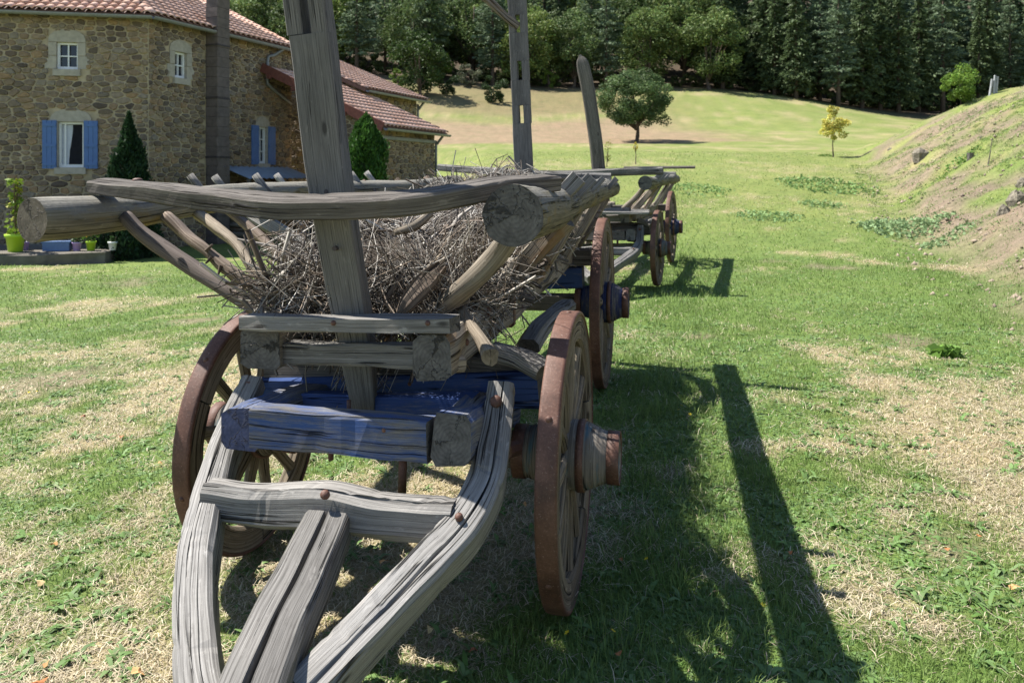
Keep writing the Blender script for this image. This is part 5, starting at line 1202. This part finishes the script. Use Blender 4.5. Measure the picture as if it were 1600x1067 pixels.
# ------------------------------------------------------------------ grass
def grass():
    rs = np.random.RandomState(77); XS = []; YS = []; SZ = []
    for d0, d1, dens, w in ((1.55, 2.6, 15000, 1.0), (2.6, 4.0, 9500, 1.1), (4.0, 6.0, 4600, 1.35), (6.0, 9.0, 2000, 1.8), (9.0, 14.0, 760, 2.6), (14.0, 24.0, 190, 4.2), (24, 42, 44, 6.5)):
        hw = 1.0; n = int((d1 * d1 - d0 * d0) * .5 * (2 * .80) * dens)
        d = np.sqrt(rs.uniform(d0 * d0, d1 * d1, n)); x = rs.uniform(-.80, .80, n) * d
        XS.append(x); YS.append(d); SZ.append(np.full(n, w))
    # rosettes of flat leaves (plantain, dandelion)
    nr = 1500; d = 1.6 + 6.4 * rs.uniform(0, 1, nr) ** .9; cx = rs.uniform(-.8, .8, nr) * d; nl = 9
    rx = np.repeat(cx, nl) + rs.normal(size=nr * nl) * .006; ry = np.repeat(d, nl) + rs.normal(size=nr * nl) * .006
    n0 = sum(len(a_) for a_ in XS); XS.append(rx); YS.append(ry); SZ.append(np.ones(nr * nl))
    # tufts on the bank
    nb = 5200; d = 7 + 27 * rs.uniform(0, 1, nb) ** .8; cx = 4.0 + .385 * (d - 5) + rs.uniform(-.5, 7.5, nb); nk = 12
    XS.insert(0, np.repeat(cx, nk) + rs.normal(size=nb * nk) * .05); YS.insert(0, np.repeat(d, nk) + rs.normal(size=nb * nk) * .05); SZ.insert(0, np.repeat(np.clip(d * .22, 2, 6), nk)); n0 += nb * nk
    x = np.concatenate(XS); y = np.concatenate(YS); sz = np.concatenate(SZ); ros = np.arange(len(x)) >= n0; rsz = np.ones(len(x)); rsz[n0:] = np.repeat(rs.uniform(.5, 1.3, nr), nl)
    dr = dryness(x, y); so = soilness(x, y)
    house_ = (x < -3.2) & (y > 15.8)
    keep = (rs.uniform(0, 1, len(x)) > so * .80) & ~house_; keep[:nb * nk] = True
    x, y, sz, dr, ros, rsz = x[keep], y[keep], sz[keep], dr[keep], ros[keep], rsz[keep]; n = len(x)
    g = rs.uniform(0, 1, n) > sst(.22, .68, dr) * .84 + .03                  # green or straw
    g = g | ros
    clump = fbm(x * 5.5, y * 5.5, 71, 3)
    broad = g & (rs.uniform(0, 1, n) < .40 * sst(.40, .62, fbm(x * 2.0 + 7, y * 2.0, 72, 3)))
    ln = np.where(g, rs.uniform(.016, .040, n) * (.5 + 1.0 * clump), rs.uniform(.02, .060, n)) * np.minimum(sz, 2.6) ** .5
    ln = ln * (1 + 1.1 * np.exp(-(np.abs(x - (.21 * (y - 2.8) + .62)) / .45) ** 2))
    broad = broad | ros
    ln = np.where(broad, rs.uniform(.014, .032, n), ln); ln = np.where(ros, rs.uniform(.035, .075, n) * rsz, ln)
    wd = np.where(broad, rs.uniform(.007, .014, n), rs.uniform(.0016, .0034, n)) * sz
    az = rs.uniform(0, 6.283, n); lean = np.where(g, rs.uniform(.15, 1.0, n), rs.uniform(1.0, 1.56, n)); lean = np.where(broad, rs.uniform(.9, 1.45, n), lean)
    z = Hh(x, y) + np.where(g, 0, rs.uniform(0, .012, n))
    dx, dy = np.cos(az), np.sin(az); sx, sy = -dy, dx
    base = np.stack([x, y, z - .002], 1); D = np.stack([dx, dy, np.zeros(n)], 1); Sd = np.stack([sx, sy, np.zeros(n)], 1)
    def at(f):
        ll = lean * (.55 + .75 * f); return base + D * (np.sin(ll) * ln * f)[:, None] + np.array([0, 0, 1.0])[None] * (np.cos(ll) * ln * f)[:, None]
    m = at(.55); t = at(1.0); w2 = (wd / 2)[:, None]
    wm = np.where(broad, 1.5, .85)[:, None]; wt = np.where(broad, .5, .12)[:, None]
    V = np.stack([base - Sd * w2, base + Sd * w2, m + Sd * w2 * wm, m - Sd * w2 * wm, t + Sd * w2 * wt, t - Sd * w2 * wt], 1).reshape(-1, 3)
    o = np.arange(n)[:, None] * 6; Fq = np.stack([o + np.array([0, 1, 2, 3]), o + np.array([3, 2, 4, 5])], 1).reshape(-1, 4)
    v = rs.uniform(.65, 1.35, n)[:, None]; mixg = rs.uniform(0, 1, n)[:, None]
    cg = (np.array([.098, .180, .034]) * (1 - mixg) + np.array([.180, .245, .068]) * mixg) * v
    cb = (np.array([.10, .19, .042]) * (1 - mixg) + np.array([.17, .25, .10]) * mixg) * v
    cdry = (np.array([.31, .25, .15]) * (1 - mixg) + np.array([.60, .53, .39]) * mixg) * v
    c = np.where(g[:, None], cg, cdry); c = np.where(broad[:, None], cb, c)
    ob = link(bpy.data.objects.new('grass', quads_mesh('grass', V, Fq, np.repeat(c, 6, 0), M['grass'])))
    tag(ob, 'short green and straw coloured lawn grass around the carts', 'grass', None, 'stuff')
    return n
ng = grass()
# fallen leaves and small flowers in the near turf
rl = random.Random(4); lm = []
for i in range(4):
    mb = MB(); k = 7; pts = []
    for j in range(k): 
        a_ = 2 * math.pi * j / k; r_ = (.5 if j % 2 else .36) * rl.uniform(.85, 1.15); pts.append(Vector((r_ * math.cos(a_) * .7, r_ * math.sin(a_), .14 * math.sin(a_ * 2 + i) + .05 * rl.random())))
    c_ = Vector((0, 0, .12)); mb.v = pts + [c_]
    for j in range(k): mb.face([j, (j + 1) % k, k], [(0, 0)] * 3)
    lm.append(mb.mesh('fallen_leaf', plain('dry_leaf_%d' % i, [(.36, .14, .05), (.42, .24, .10), (.48, .36, .18), (.30, .10, .05)][i], .7, .3, 30)))
LP = [(740, 1022, .045), (600, 874, .04), (820, 793, .03), (912, 878, .035), (970, 880, .025), (967, 1030, .035), (672, 985, .04), (232, 985, .0), (62, 880, .05), (60, 1040, .06), (85, 820, .05), (190, 655, .04), (175, 885, .045), (72, 1010, .035), (1235, 870, .03), (1480, 865, .03), (1530, 845, .025), (520, 1000, .03), (130, 620, .04), (250, 700, .035), (340, 530, .0), (1585, 925, .04), (215, 1030, .05)]
for px, py, s_ in LP:
    if not s_: continue
    d = 1837 / (py - 275); p = P(px, py, d); p.z = gz(p.x, p.y) + .02
    o = link(bpy.data.objects.new('fallen_leaf', lm[rl.randrange(4)])); o.location = p; o.scale = (s_, s_, s_); o.rotation_euler = (rl.uniform(-.4, .4), rl.uniform(-.4, .4), rl.uniform(0, 6)); tag(o, 'dry brown fallen leaf lying in the turf near the cart', 'leaf', 'fallen leaves in the turf')
ym = plain('yellow_petal', (.75, .55, .02), .6, .1)
fm = MB()
for j in range(5): 
    a_ = j * 1.2566; fm.poly([(0, 0, 0), (.5 * math.cos(a_ - .4), .5 * math.sin(a_ - .4), .12), (.6 * math.cos(a_), .6 * math.sin(a_), .15), (.5 * math.cos(a_ + .4), .5 * math.sin(a_ + .4), .12)])
fm = fm.mesh('flower', ym)
for px, py in ((886, 1015), (958, 1012), (1010, 895), (1060, 655), (1078, 662), (1065, 648), (45, 585), (57, 584), (1192, 970)):
    p = P(px, py, 1837 / (py - 275)); p.z = gz(p.x, p.y) + .055
    o = link(bpy.data.objects.new('yellow_flower', fm)); o.location = p; o.scale = (.016,) * 3; o.rotation_euler = (-.5, .2, rl.uniform(0, 6)); tag(o, 'small yellow flower in the turf', 'flower', 'yellow flowers in the turf')
rock(366, 868, 46, 10, 'flat pale stone wedged beside the left front wheel', 9)
print('OBJECTS', len(bpy.data.objects), 'grass', ng)
